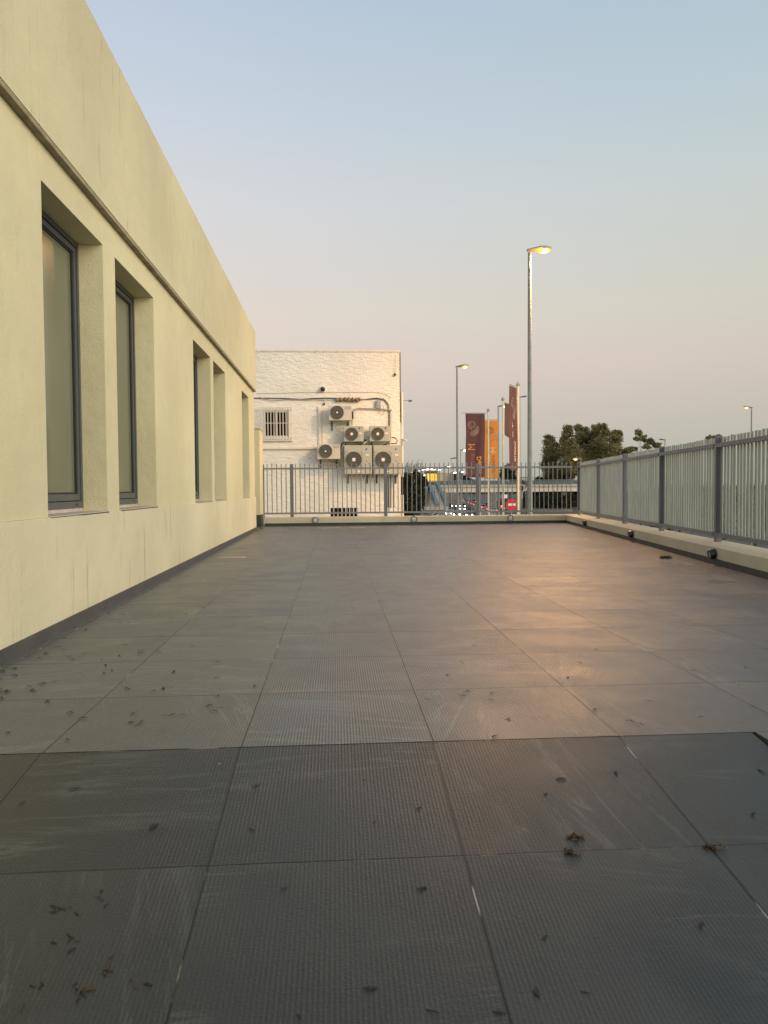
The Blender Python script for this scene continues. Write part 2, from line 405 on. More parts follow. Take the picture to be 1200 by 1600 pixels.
# terrace: flat upper floor, ramp towards the camera, podium down to the street
FA = R(8.05); FU = Vector((math.sin(FA), math.cos(FA), 0)); FN = Vector((math.cos(FA), -math.sin(FA), 0))
KC = Vector((5.25, 16.8, 0))          # inner corner of the parapet
YK = 16.8; XW = -1.615
def kr(t, off, z=0.): p = KC - FU*t + FN*off; return Vector((p.x, p.y, z))   # t metres back from the corner along the right parapet
mb = MB()
pB = kr(23, 0)
flat = [(XW-.1, 2.385), (1.385, 2.385), (1.385, -6), (pB.x, -6), (pB.x+.1, pB.y), (KC.x+.1, KC.y+.1), (XW-.1, KC.y+.1)]
mb.prism(flat, ZG, 0)
fl = mb.build('terrace_floor', 'tile_terrace'); tag(fl, kind='structure')
RS = .128
ra = math.atan(RS); ln = 7.6/math.cos(ra)
rm = MB().box((XW-.1, -ln, -.05), (1.372, 0, 0)).build('ramp_floor', 'tile_ramp'); tag(rm, kind='structure')
rm.location = (0, 2.3845, -.0008); rm.rotation_euler = (ra, 0, 0)
def floor_z(x, y): return -RS*(2.383-y)-.003 if (y < 2.383 and x < 1.372) else 0.

# ------------------------------------------------------------------ cream building (left)
Y0, Y1 = -5.5, 15.15
SILL, HEAD, LEDGE, TOP = .672, 2.545, 2.775, 3.95
WINS = [(4.32, 5.42), (5.71, 6.88), (8.75, 9.93), (10.17, 11.23), (13.2, 14.2)]
WINS = [(-.25, .9)] + WINS
REV = .165
cb = thing('cream_building', 'long cream rendered building with deep tall windows along the terrace', 'building', (XW, 0, 0))
mb = MB()
ys = sorted({Y0, Y1, *[y for w in WINS for y in w]}); zs = [SILL, HEAD, LEDGE]
for ya, yb in zip(ys, ys[1:]):
    for za, zb in zip(zs, zs[1:]):
        if zb == HEAD and any(abs(ya-w[0]) < 1e-6 for w in WINS): continue
        mb.quad((XW, ya, za), (XW, yb, za), (XW, yb, zb), (XW, ya, zb))
for a, b in WINS:
    X2 = XW-REV-.12
    mb.quad((XW, a, SILL), (XW, a, HEAD), (X2, a, HEAD), (X2, a, SILL)); mb.quad((XW, b, SILL), (XW, b, HEAD), (X2, b, HEAD), (X2, b, SILL))
    mb.quad((XW, a, HEAD), (XW, b, HEAD), (X2, b, HEAD), (X2, a, HEAD))
mb.quad((XW, Y1, SILL), (XW, Y1, LEDGE), (XW-.32, Y1, LEDGE), (XW-.32, Y1, SILL))
mb.box((XW-9, Y0, ZG), (XW-.32, Y1, TOP-.4))
mb.build('wall', 'cream_plaster', cb)
bx('plinth', (XW-.31, Y0, -1.3), (XW+.018, Y1+.01, SILL-.001), 'plinth_plaster', cb, .006)
fb = MB().box((XW-.31, Y0, LEDGE), (XW+.052, Y1-.05, TOP), None, .006)
fb.box((XW-9, Y0, TOP-.39), (XW-.312, Y1-.05, TOP-.006))
fas = fb.build('fascia', 'fascia_plaster', cb)
bx('ledge', (XW+.002, Y0, LEDGE-.02), (XW+.046, Y1-.06, LEDGE-.001), 'soffit_edge', cb)
# hairline crack and peeled patches on the fascia
mb = MB(); p = Vector((XW+.0535, 7.45, TOP-.02)); pts = []
for k in range(26): pts.append(p.copy()); p = p + Vector((0, random.uniform(-.006, .007), -.042))
for a, b in zip(pts, pts[1:]): mb.quad(a+Vector((0, -.0016, 0)), a+Vector((0, .0016, 0)), b+Vector((0, .0016, 0)), b+Vector((0, -.0016, 0)))
mb.build('crack', 'soffit_edge', cb)
sk = bx('skirting', (XW+.005, Y0, -1.3), (XW+.030, Y1+.02, .068), 'skirting', cb, .003)
for i, (a, b) in enumerate(WINS):
    X2 = XW-REV
    w = MB()
    fw = .032                         # outer frame
    w.box((X2-.06, a+.004, SILL+.03), (X2, a+.004+fw, HEAD-.003)); w.box((X2-.06, b-.004-fw, SILL+.03), (X2, b-.004, HEAD-.003))
    w.box((X2-.06, a+.004+fw, HEAD-.003-fw), (X2, b-.004-fw, HEAD-.003)); w.box((X2-.06, a+.004+fw, SILL+.03), (X2, b-.004-fw, SILL+.03+.046))
    win = w.build('window', 'frame_dark', cb)
    ia, ib, iz, it = a+.004+fw+.006, b-.004-fw-.006, SILL+.082, HEAD-.003-fw-.006
    sw = .036; f = MB()
    X3 = X2-.008
    f.box((X3-.045, ia, iz), (X3, ia+sw, it)); f.box((X3-.045, ib-sw, iz), (X3, ib, it)); f.box((X3-.045, ia+sw, it-sw), (X3, ib-sw, it)); f.box((X3-.045, ia+sw, iz), (X3, ib-sw, iz+.044))
    f.build('sash', 'anthracite', win)
    g = MB(); e = .012
    g.box((X3-.028, ia+sw, iz+.044), (X3-.010, ia+sw+e, it-sw)); g.box((X3-.028, ib-sw-e, iz+.044), (X3-.010, ib-sw, it-sw))
    g.box((X3-.028, ia+sw+e, iz+.044), (X3-.010, ib-sw-e, iz+.044+e)); g.box((X3-.028, ia+sw+e, it-sw-e), (X3-.010, ib-sw-e, it-sw))
    g.build('gasket', 'gasket', win)
    bx('pane', (X3-.035, ia+sw, iz+.044), (X3-.022, ib-sw, it-sw), 'pane', win)
    MB().box((X2+.001, b-.15, SILL+.046), (X2+.004, b-.125, SILL+.060)).build('weep_hole', 'black_plastic', win)
    MB().box((X2-.10, a+.003, SILL-.012), (XW+.012, b-.003, SILL+.006)).box((X2-.09, a+.02, SILL+.006), (X2-.004, b-.02, SILL+.029)).build('sill', 'sill_stone', win)
# lower wall continuing past the end of the building
gw = thing('garden_wall', 'short lower cream wall at the far corner beyond the building end', 'wall', (XW, 16, 0))
gx_ = atY(406.3, 760, 16.35).x
bx('wall', (XW-.8, 16.35, ZG), (gx_, YK+.30, 2.12), 'cream_plaster', gw, .008)
bx('coping', (XW-.81, 16.34, 2.121), (gx_+.012, YK+.31, 2.15), 'kerb_plaster', gw)
bx('skirting', (XW-.79, 16.328, .001), (gx_+.014, 16.349, .27), 'skirting_dark_shaded', gw)
bx('skirting', (gx_+.001, 16.351, .001), (gx_+.014, YK-.002, .27), 'skirting_dark_shaded', gw)
wd = MB(); n = 22; ring = []
for k in range(n):
    a = 2*math.pi*k/n; q = random.uniform(.75, 1.1); ring.append(Vector((XW+.06+.05*q*math.cos(a), 15.95+.33*q*math.sin(a), .002)))
c = Vector((XW+.06, 15.95, .022)); mid = [p.lerp(c, .5)+Vector((0, 0, random.uniform(.006, .03))) for p in ring]
wd.add(ring+mid+[c], [(k, (k+1) % n, n+(k+1) % n, n+k) for k in range(n)]+[(n+k, n+(k+1) % n, 2*n) for k in range(n)], True)
tag(wd.build('moss', 'leaf_green'), 'green moss patch in the dark corner below the garden wall', 'moss')

# ------------------------------------------------------------------ parapet and railings
KH = .185; KW = .43
pk = thing('parapet_kerb', 'low cream rendered kerb around the terrace edge carrying the railings', 'kerb', tuple(KC))
ko = KC + FN*KW + Vector((0, KW, 0))
inner = [(XW-.38, YK), (KC.x, KC.y)]; far_r = kr(23, 0); far_o = kr(23, KW)
outer = [(far_o.x, far_o.y), (KC.x+KW/math.cos(FA)+KW*math.tan(FA), YK+KW), (XW-.38, YK+KW)]
mb = MB().prism([(KC.x, KC.y), (far_r.x, far_r.y), (far_o.x, far_o.y), outer[1], (XW-.004, YK+KW), (XW-.004, YK)], ZG+.001, KH)
kb = mb.build('kerb', 'kerb_plaster', pk)
bv = kb.modifiers.new('bevel', 'BEVEL'); bv.width = .012; bv.segments = 3; bv.limit_method = 'ANGLE'
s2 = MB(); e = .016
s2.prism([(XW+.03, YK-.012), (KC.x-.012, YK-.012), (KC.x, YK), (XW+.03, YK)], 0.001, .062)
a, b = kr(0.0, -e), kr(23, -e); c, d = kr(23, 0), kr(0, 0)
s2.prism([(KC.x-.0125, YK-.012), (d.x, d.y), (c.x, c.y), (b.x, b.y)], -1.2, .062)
s2.build('skirting', 'skirting_dark_shaded', pk)

def xbar(mb, p, q, w, h):            # rectangular bar between two points, w across, h high
    p = Vector(p); q = Vector(q); d = (q-p).normalized(); n = Vector((-d.y, d.x, 0)).normalized()*(w/2); u = Vector((0, 0, h/2))
    vs = [p-n-u, p+n-u, p+n+u, p-n+u, q-n-u, q+n-u, q+n+u, q-n+u]
    return mb.add(vs, [(0, 1, 2, 3), (7, 6, 5, 4), (0, 4, 5, 1), (1, 5, 6, 2), (2, 6, 7, 3), (3, 7, 4, 0)])
YF = YK+.26
fr = thing('bar_railing', 'grey open bar railing across the far end of the terrace', 'railing', (2, YF, KH))
posts_x = [atY(px, 770, YF).x for px in (410.5, 456, 602.5, 746)]
rc = kr(0, .28); posts_x.append(rc.x-.02)
def post(mb, x, y, rz=0., z0=KH-.01, z1=1.385, w=.075):
    M = Matrix.Translation((x, y, 0)) @ Matrix.Rotation(rz, 4, 'Z')
    mb.box((-w/2, -w/2, z0), (w/2, w/2, z1), M, .006)
    return mb
for x in posts_x[:-1]: post(MB(), x, YF).build('post', 'post_paint', fr)
for a, b in zip(posts_x, posts_x[1:]):
    mb = MB(); xbar(mb, (a+.036, YF, 1.285), (b-.036, YF, 1.285), .04, .04); mb.build('top_rail', 'rail_paint', fr)
    mb = MB(); xbar(mb, (a+.036, YF, .272), (b-.036, YF, .272), .04, .04); mb.build('bottom_rail', 'rail_paint', fr)
nb = 0; x = posts_x[0]+.105
while x < posts_x[-1]-.05:
    if min(abs(x-p) for p in posts_x) > .055:
        MB().tube([(x, YF, .25), (x, YF, 1.395)], .0105, 6).build('baluster', 'rail_paint', fr); nb += 1
    x += .1058
sf = thing('slat_fence', 'grey vertical slat fence on posts along the right side of the terrace', 'fence', tuple(kr(8, .28, KH)))
PT = [0.02, 2.15, 4.30, 6.45, 8.62, 10.80, 13.0, 15.2]
for t in PT:
    p = kr(t, .28); post(MB(), p.x, p.y, -FA, w=.066).build('post', 'post_paint', sf)
for a, b in zip(PT, PT[1:]):
    for nm, z in (('top_rail', 1.275), ('bottom_rail', .270)):
        mb = MB(); p, q = kr(a+.046, .265, z), kr(b-.046, .265, z); xbar(mb, p, q, .045, .045); mb.build(nm, 'post_paint', sf)
slats = []
t = .09
while t < 15.0:
    if min(abs(t-p) for p in PT) > .056: slats.append(t)
    t += .0905
near = [t for t in slats if t > slats[-1]-.1 - 0 or True]
shown = sorted(slats, reverse=True)[30:130] if len(slats) > 130 else slats
def slat(mb, t):
    jit = random.uniform(-.003, .003)
    M = Matrix.Translation(kr(t, .302+jit)) @ Matrix.Rotation(-FA+random.uniform(-.02, .02), 4, 'Z')
    return mb.box((-.00525, -.0275, .25), (.00525, .0275, 1.372+random.uniform(-.006, .006)), M)
rest = MB()
for t in slats:
    if t in shown: slat(MB(), t).build('slat', 'slat_paint', sf)
    else: slat(rest, t)
if rest.v: tag(rest.build('slat', 'slat_paint', sf), kind='stuff')

# round bulkhead lights in the far kerb, small spotlights on the right kerb
for i, (px, lab) in enumerate(((493, 'round kerb light under the basement grille of the white building'), (647, 'round kerb light at the middle of the far kerb'), (797.5, 'round kerb light in the far kerb below the red no entry sign'))):
    p = atY(px, 814, YK); z = .125
    k = thing('kerb_light', lab, 'light', (p.x, YK, z), 0, 'round lights in the far kerb')
    M = Matrix.Translation((p.x, YK-.0005, z)) @ Matrix.Rotation(R(90), 4, 'X')
    MB().lathe([(.05, .002), (.074, .002), (.076, .012), (.070, .022), (.052, .022), (.05, .012)], M, 24).build('ring', 'ring_metal', k)
    MB().lathe([(.0501, .003), (.050, .012), (.03, .018), (.0001, .020)], M, 24).build('lens', 'lens_glass', k)
for i, (px, py, lab) in enumerate(((1118, 863, 'small black spotlight on the kerb beside the nearest fence post'), (989, 832, 'small black spotlight on the kerb, second from the far corner'), (916, 818, 'small black spotlight on the kerb nearest the far corner'))):
    best = None
    for k_ in range(2400):           # where the sight line meets the kerb face
        q = kr(k_*.005, 0); d = ray(px, py); tt = q.y/d.y
        dx = abs((EYE+d*tt).x-q.x)
        if best is None or dx < best[0]: best = (dx, k_*.005, (EYE+d*tt).z)
    t_ = best[1]; z = .118
    q = kr(t_, 0, z)
    k = thing('kerb_spotlight', lab, 'spotlight', tuple(q), 0, 'black spotlights on the right kerb')
    M = Matrix.Translation(q) @ Matrix.Rotation(math.pi/2-FA, 4, 'Z')   # local -? faces inwards
    MI = Matrix.Translation(q-FN*.002) @ (-FN+Vector((0, 0, -.25))).to_track_quat('Z', 'Y').to_matrix().to_4x4()
    MB().lathe([(.052, -.004), (.052, .05), (.046, .066), (.036, .066), (.036, .052)], MI, 20).lathe([(.03, -.02), (.03, .0)], MI).build('housing', 'black_plastic', k)
    MB().lathe([(.036, .050), (.036, .056), (.018, .060), (.0001, .061)], MI, 20).build('lens', 'lens_glass', k)

# ------------------------------------------------------------------ things lying on the terrace
def ground_pt(px, py):
    p = atZ(px, py, 0.)
    if p.y < 2.383 and p.x < 1.372:
        d = ray(px, py); n = Vector((0, -RS, 1)); q = Vector((0, 2.383, -.003)); p = EYE + d*((q-EYE).dot(n)/d.dot(n))
    return p
dc = atZ(364, 871.5)
k = thing('drain_cover', 'pale rectangular drain cover near the cream wall', 'drain cover', tuple(dc))
MB().box((dc.x-.15, dc.y-.10, .001), (dc.x+.15, dc.y+.10, .006), None, .002).build('cover', 'sill_stone', k)
g_ = MB()
for j in range(7): g_.box((dc.x-.12+j*.036, dc.y-.075, .0062), (dc.x-.108+j*.036, dc.y+.075, .0072))
g_.build('slot', 'frame_dark', k)
for px, py, w, lab in ((514, 825.2, .26, 'long pale chip of tile lying below the far kerb'), (558, 825, .16, 'short pale chip of tile lying below the far kerb'), (632, 823.5, .14, 'faint pale chip of tile at the middle of the far kerb'), (408, 825.5, .13, 'pale chip of tile in the far corner by the garden wall')):
    p = atZ(px, py); o = MB().box((p.x-w, p.y-.035, .001), (p.x+w, p.y+.035, .008), None, .002).build('tile_chip', 'sill_stone')
    tag(o, lab, 'tile chip')
# access hatch outline with a weed at its corner
hp = [atZ(1036, 876), atZ(1076, 884), atZ(1083, 883), atZ(1043, 872)]
h = thing('hatch_frame', 'thin metal hatch frame set in the tiles near the right kerb', 'hatch', tuple(atZ(1060, 879)))
mb = MB()
for a, b in ((0, 1), (1, 2), (2, 3), (3, 0)): xbar(mb, hp[a]+Vector((0, 0, .002)), hp[b]+Vector((0, 0, .002)), .014, .006)
mb.build('frame', 'sill_stone', h)
MB().prism([(p.x, p.y) for p in hp], .0005, .003).build('lid', 'tile_terrace', h)
wp = atZ(1040, 873); mb = MB()
for j in range(60):
    a = random.uniform(0, 6.28); r = random.uniform(0, .06); p = Vector((wp.x+r*math.cos(a)*1.3, wp.y+r*math.sin(a), .004)); q = p+Vector((random.uniform(-.03, .03), random.uniform(-.03, .03), random.uniform(.008, .035)))
    mb.quad(p, p+Vector((.014, .004, 0)), q+Vector((.006, 0, 0)), q)
wd_ = thing('weed', 'small green weed tuft growing at the hatch frame', 'weed', tuple(wp)); mb.build('leaf_spray', 'leaf_green', wd_)

# dry leaves: one mesh per shape, every leaf an object
LEAF = []
for kk in range(6):
    mb = MB(); n = 7; ln_ = 1.0
    bend = random.uniform(-.5, .5); tw = random.uniform(-.6, .6); ws = random.uniform(.10, .2)
    pl = []
    for j in range(n):
        u = j/(n-1); c = Vector((u-.5, bend*(u-.5)**2*1.4, .05+.10*math.sin(u*3.1)*random.uniform(.6, 1.2)))
        w = ws*math.sin(math.pi*(.08+.86*u))**.8; a = tw*(u-.5)
        pl += [c+Vector((0, w*math.cos(a), w*math.sin(a)*.6)), c+Vector((0, 0, -.03)), c-Vector((0, w*math.cos(a), w*math.sin(a)*.6))]
    fs = []
    for j in range(n-1):
        for q in (0, 1): fs.append((j*3+q, j*3+q+1, j*3+q+4, j*3+q+3))
    mb.add(pl, fs, True)
    me_o = mb.build('dry_leaf', 'litter_dark'); C.objects.unlink(me_o); LEAF.append(me_o.data)
LB = [m.copy() for m in LEAF]
for m in LB: m.materials[0] = MATS['litter_brown']
LP = [m.copy() for m in LEAF[:2]]
for m in LP: m.materials[0] = MATS['litter_pale']
def leaf(px, py, size, label, group, kind=0, rz=None):
    p = ground_pt(px, py); me = random.choice((LEAF, LB, LP)[kind])
    o = bpy.data.objects.new('dry_leaf', me); C.objects.link(o)
    o.location = p+Vector((0, 0, .0022)); o.scale = (size, size*random.uniform(.7, 1.1), size*.8)
    o.rotation_euler = (math.atan(RS) if p.y < 2.38 else 0, 0, random.uniform(0, 6.28) if rz is None else rz)
    tag(o, label, 'leaf', group)
def lerp(a, b, t): return a+(b-a)*t
G1 = 'dry leaves scattered on the terrace tiles'
la = 'small dark dry leaf among the litter along the skirting of the cream wall'
for k in range(52):
    v = random.random()**.75; y = lerp(845, 1100, v); xw = lerp(385, -100, (y-823)/(1093-823)) if y < 1093 else -100
    leaf(max(2, xw+14+abs(random.gauss(0, 1))*lerp(26, 110, v)), y, random.uniform(.022, .052), la, G1)
lb = 'small dark dry leaf on the grey tiles in the left half of the terrace'
for px, py in ((208, 1116), (240, 1080), (327, 1104), (341, 1088), (334, 1112), (344, 1107), (388, 966), (340, 1035), (338, 1060), (398, 1073), (165, 1040), (187, 1025), (220, 1018), (132, 1022), (110, 1115), (62, 998), (40, 1012), (28, 976), (13, 1146), (130, 1123), (258, 1119), (283, 1118), (270, 1118), (105, 1157), (205, 1130), (217, 1134), (222, 1128), (400, 1230), (115, 1234), (35, 1257), (240, 1293), (318, 950), (290, 960), (300, 1010), (175, 1048), (255, 1077)):
    leaf(px, py, random.uniform(.022, .04), lb, G1)
lc = 'small dark dry leaf on the grey tiles in the right half of the terrace'
for px, py in ((870, 1019), (933, 1016), (768, 1084), (730, 1081), (722, 1088), (668, 1094), (699, 1056), (795, 1125), (768, 1095), (985, 1128), (1095, 1122), (1155, 1073), (1085, 1049), (1029, 1028), (888, 1060), (930, 1110), (1014, 1097), (853, 1242), (962, 1209), (877, 1219), (772, 1152), (655, 1265), (1176, 1274), (1189, 1206), (1108, 947), (1000, 1133), (1166, 965), (1094, 1449), (852, 1467), (722, 1036), (741, 1009), (905, 1036), (1176, 1106), (1165, 1044)):
    leaf(px, py, random.uniform(.020, .036), lc, G1)
ld = 'brown dry leaf in the litter on the dark tiles at the bottom left corner'
for k in range(34):
    px, py = random.choice(((165, 1518), (180, 1535), (100, 1425), (105, 1478), (60, 1545), (10, 1440), (235, 1540), (30, 1588), (170, 1412), (120, 1550)))
    leaf(max(2, px+random.gauss(0, 13)), min(1597, py+random.gauss(0, 9)), random.uniform(.012, .027), ld, G1, random.choice((0, 1, 1)))
for px, py in ((445, 1390), (578, 1547), (570, 1220), (394, 1298), (676, 1584), (780, 1585), (468, 1590), (585, 1286), (660, 1390), (915, 1554), (838, 1552)):
    leaf(px, py, random.uniform(.016, .030), 'single dark leaf crumb on the dark ramp tiles in the lower middle', G1)
for c_, nm in (((900, 1312), 'crumpled brown leaf cluster on the dark ramp tile below the middle right'), ((893, 1336), 'flat brown leaf scrap stuck in the ramp joint below the middle right'), ((1115, 1328), 'brown leaf scrap at the joint crossing near the right edge')):
    o = thing('leaf_clump', nm, 'leaf clump', tuple(ground_pt(*c_)))
    mb = MB(); b0 = ground_pt(*c_)
    for j in range(34):
        a = random.uniform(0, 6.28); r = random.uniform(0, .017); p = b0+Vector((r*math.cos(a)*1.3, r*math.sin(a), random.uniform(.001, .012))); d = Vector((random.uniform(-1, 1), random.uniform(-1, 1), random.uniform(-.2, .6)))*.011
        n = Vector((random.uniform(-1, 1), random.uniform(-1, 1), .4)).normalized()*.0035; mb.quad(p-d, p+n, p+d, p-n)
    mb.build('leaf', 'litter_brown', o)
for px, py in ((440, 1056), (740, 1049), (343, 1195), (462, 1004)): leaf(px, py, .014, 'tiny pale crumb lying on the tiles among the dark leaves', 'pale crumbs on the tiles', 2)

# ------------------------------------------------------------------ white stucco building
YB = 25.0
def B(px, py, dy=0.): p = atY(px, py, YB); return Vector((p.x, YB+dy, p.z))
xr = B(625.5, 650).x; zt = B(500, 548.5).z
wb = thing('stucco_building', 'white rough stuccoed block behind the railing carrying air conditioners', 'building', (0, YB, ZG))
wi = (B(411.5, 640).x, B(451.5, 640).x, B(430, 683.5).z, B(430, 641).z)      # barred window
wg = (B(515.5, 800).x, B(559, 800).x, -.75, B(540, 793.5).z)                  # basement grille
mb = MB()
xs = sorted([-8, xr, wi[0], wi[1], wg[0], wg[1]]); zz = sorted([ZG, zt, wi[2], wi[3], wg[2], wg[3]])
for a, b in zip(xs, xs[1:]):
    for c, d in zip(zz, zz[1:]):
        if any(abs(a-q[0]) < 1e-6 and c >= q[2]-1e-6 and d <= q[3]+1e-6 for q in (wi, wg)): continue
        if a >= wg[0]-1e-6 and b <= wg[1]+1e-6 and c >= wg[2]-1e-6 and d <= wg[3]+1e-6: continue
        mb.quad((a, YB, c), (b, YB, c), (b, YB, d), (a, YB, d))
for q in (wi, wg):
    for (x0, z0), (x1, z1) in (((q[0], q[2]), (q[0], q[3])), ((q[1], q[2]), (q[1], q[3])), ((q[0], q[3]), (q[1], q[3])), ((q[0], q[2]), (q[1], q[2]))):
        mb.quad((x0, YB, z0), (x1, YB, z1), (x1, YB+.14, z1), (x0, YB+.14, z0))
mb.box((-8, YB+.14, ZG), (xr, YB+9, zt)); mb.quad((xr, YB, ZG), (xr, YB, zt), (xr, YB+.14, zt), (xr, YB+.14, ZG)); mb.quad((-8, YB, zt), (xr, YB, zt), (xr, YB+.14, zt), (-8, YB+.14, zt))
mb.build('wall', 'stucco', wb)
cp = bx('coping', (-8, YB-.025, zt-.03), (xr+.02, YB+.3, zt+.03), 'white_trim', wb, .008)
# window: frame, panes, sill, grille with vertical bars
w = MB(); y0 = YB+.05
fx0, fx1, fz0, fz1 = wi[0], wi[1], wi[2], wi[3]
for a, b in (((fx0, fz0), (fx0+.06, fz1)), ((fx1-.06, fz0), (fx1, fz1)), ((fx0+.06, fz1-.06), (fx1-.06, fz1)), ((fx0+.06, fz0), (fx1-.06, fz0+.06)), (((fx0+fx1)/2-.03, fz0+.06), ((fx0+fx1)/2+.03, fz1-.06))):
    w.box((a[0], y0, a[1]), (b[0], y0+.06, b[1]))
win = w.build('window', 'white_trim', wb)
bx('pane', (fx0+.06, y0+.03, fz0+.06), (fx1-.06, y0+.045, fz1-.06), 'dark_void', win)
bx('sill', (fx0-.12, YB-.07, fz0-.13), (fx1+.12, YB-.001, fz0-.08), 'white_trim', win, .01)
hx0, hx1, hz0, hz1 = B(404.5, 640).x, B(456.5, 640).x, B(430, 686).z, B(430, 637).z
gr = MB()
for a, b in (((hx0, hz0), (hx0, hz1)), ((hx1, hz0), (hx1, hz1))): gr.tube([(a[0], YB-.10, a[1]), (b[0], YB-.10, b[1])], .012, 6)
for z in (hz0, (hz0+hz1)/2, hz1): gr.tube([(hx0, YB-.10, z), (hx1, YB-.10, z)], .011, 6)
for j in range(1, 11): x = hx0+(hx1-hx0)*j/11+.0; gr.tube([(x, YB-.101, hz0), (x, YB-.101, hz1)], .013, 6)
for x in (hx0, hx1):
    for z in (hz0+.05, hz1-.05): gr.tube([(x, YB-.10, z), (x, YB-.002, z)], .012, 6)
gr.build('grille', 'white_trim', win)
bwin = MB()
gx0, gx1, gz0, gz1 = wg
for j in range(8): x = gx0+(gx1-gx0)*j/7.0; x = min(max(x, gx0+.012), gx1-.012); bwin.box((x-.012, YB+.02, gz0), (x+.012, YB+.04, gz1))
for z in (gz0+.05, gz1-.33): bwin.box((gx0, YB+.041, z), (gx1, YB+.055, z+.04))
gb = bwin.build('basement_grille', 'white_trim', wb)
bx('dark_opening', (gx0, YB+.1, gz0), (gx1, YB+.13, gz1), 'dark_void', gb)
# mouldings and trunking
zl = B(450, 700).z
MB().box((-8, YB-.06, zl-.05), (B(496.5, 700).x, YB-.001, zl+.03), None, .012).build('moulding', 'white_trim', wb)
tx0, tx1 = B(497.2, 660).x, B(501.4, 660).x
bx('trunking', (tx0, YB-.05, B(499, 694).z), (tx1, YB-.001, B(499, 636).z), 'white_trim', wb, .006)
bx('trunking', (B(504.2, 660).x-.012, YB-.03, B(503, 694).z), (B(504.2, 660).x+.012, YB-.001, B(503, 640).z), 'white_trim', wb)
MB().box((B(498, 726).x, YB-.05, B(500, 728.2).z), (B(538, 726).x, YB-.001, B(500, 725.5).z)).build('trunking', 'sill_stone', wb)
MB().tube([(xr+.06, YB+.05, B(627, 745).z), (xr+.06, YB+.05, B(627, 613).z)], .042, 8).tube([(xr+.06, YB+.05, B(627, 745).z-.6), (xr+.06, YB+.05, ZG)], .04, 8).build('downpipe', 'white_trim', wb)
MB().box((xr-.004, YB-.012, B(625, 660).z), (xr+.02, YB+.03, zt-.04)).build('edge_strip', 'fan_dark', wb)
for px in (606.5, 611, 616): MB().tube([B(px, 742, -.03), B(px, 793, -.03)], .012 if px != 611 else .02, 6).build('conduit', 'cable_grey' if px != 606.5 else 'cable_black', wb)
# lichen line, hanging hooks
tag(MB().tube([B(380, 622, -.03), B(440, 622.5, -.03), B(470, 624, -.035), B(505, 622, -.03), B(530, 622.5, -.03), B(570, 624, -.03), B(590, 623, -.04), B(600, 625, -.03), B(606, 632, -.03), B(608, 645, -.03), B(608, 668, -.03), B(608, 700, -.03)], .016, 6).build('cable', 'cable_black'), 'thick black cable running along the stucco wall and down past the units', 'cable')
tag(MB().tube([B(405, 621, -.05), B(425, 626.5, -.05), B(452, 624, -.05), B(500, 625, -.05), B(526, 625, -.05), B(562, 625, -.05), B(588, 621.5, -.05), B(599, 623, -.05), B(607, 630, -.05), B(610.5, 645, -.05), B(610.5, 690, -.05)], .011, 6).build('cable', 'cable_grey'), 'thin grey cable sagging beside the thick black one on the stucco wall', 'cable')
tag(MB().tube([B(401, 615, -.01), B(440, 614.5, -.01), B(470, 613, -.01), B(508, 613.5, -.01), B(560, 613, -.01), B(590, 613, -.01), B(601, 616, -.01), B(611, 622, -.01)], .006, 5).build('cable', 'cable_grey'), 'thin faint wire above the pipes on the stucco wall', 'cable')
mb = MB(); pts = []; rr = []
for k in range(19): pts.append(B(525+k*2.05, 624.8+.5*math.sin(k*1.7), -.07)); rr.append(.06+.02*math.sin(k*2.1)+random.uniform(-.012, .012))
mb.tube(pts, rr, 9); tag(mb.build('pipe_lagging', 'lagging'), 'dark weathered lagged pipe bundle on the stucco wall above the top unit', 'pipe')
mb = MB().tube([B(550, 664, -.10), B(550, 645, -.10), B(553, 640, -.10), B(560, 638, -.06), B(585, 639, -.06), B(612, 641, -.06)], .022, 7)
tag(mb.build('refrigerant_pipe', 'cable_grey'), 'pale pipe from the top unit across to the wall corner', 'pipe')
tag(MB().tube([B(550.8, 655, -.14), B(550.8, 644, -.14)], .035, 7).build('pipe_sleeve', 'cable_black'), 'short black pipe sleeve beside the top air conditioner', 'pipe')
eb = thing('junction_box', 'grey blue electrical box on the stucco wall upper right', 'junction box', tuple(B(591, 632)))
MB().box(tuple(B(587.2, 638.5, -.10)), tuple(B(594.8, 626, -.002)), None, .01).build('enclosure', 'box_blue', eb)
MB().box(tuple(B(588, 634, -.115)), tuple(B(594, 628, -.1005))).build('cover', 'cable_grey', eb)
tag(MB().tube([B(592, 641, -.01), B(594, 647, -.01), B(598, 648, -.01), B(601, 642, -.01), B(598, 633, -.01)], .006, 5).build('cable', 'cable_grey'), 'loose looped wire hanging below the electrical box', 'cable')
sc_ = thing('security_camera', 'black dome security camera on a white base above the cables', 'camera', tuple(B(504.5, 609)))
Mx = Matrix.Translation(B(504.5, 608.5, -.002)) @ Matrix.Rotation(R(90), 4, 'X')
MB().lathe([(.11, 0), (.11, .03), (.085, .05)], Mx, 18).build('base', 'white_trim', sc_)
MB().lathe([(.075, .05), (.078, .09), (.06, .14), (.03, .16), (.0001, .165)], Mx, 18).build('dome', 'black_plastic', sc_)
hk = thing('cable_end', 'small black plug hanging on a short wire beside the top unit', 'plug', tuple(B(506.5, 632)))
MB().tube([B(504, 622, -.03), B(506.5, 630, -.04)], .006, 5).build('wire', 'cable_black', hk); MB().lathe([(.0001, -.05), (.03, -.03), (.032, .02), (.012, .045)], Matrix.Translation(B(506.5, 631.5, -.04)), 10).build('plug', 'black_plastic', hk)
hk = thing('cable_end', 'small black plug hanging on a wire near the upper right corner of the stucco wall', 'plug', tuple(B(617, 586)))
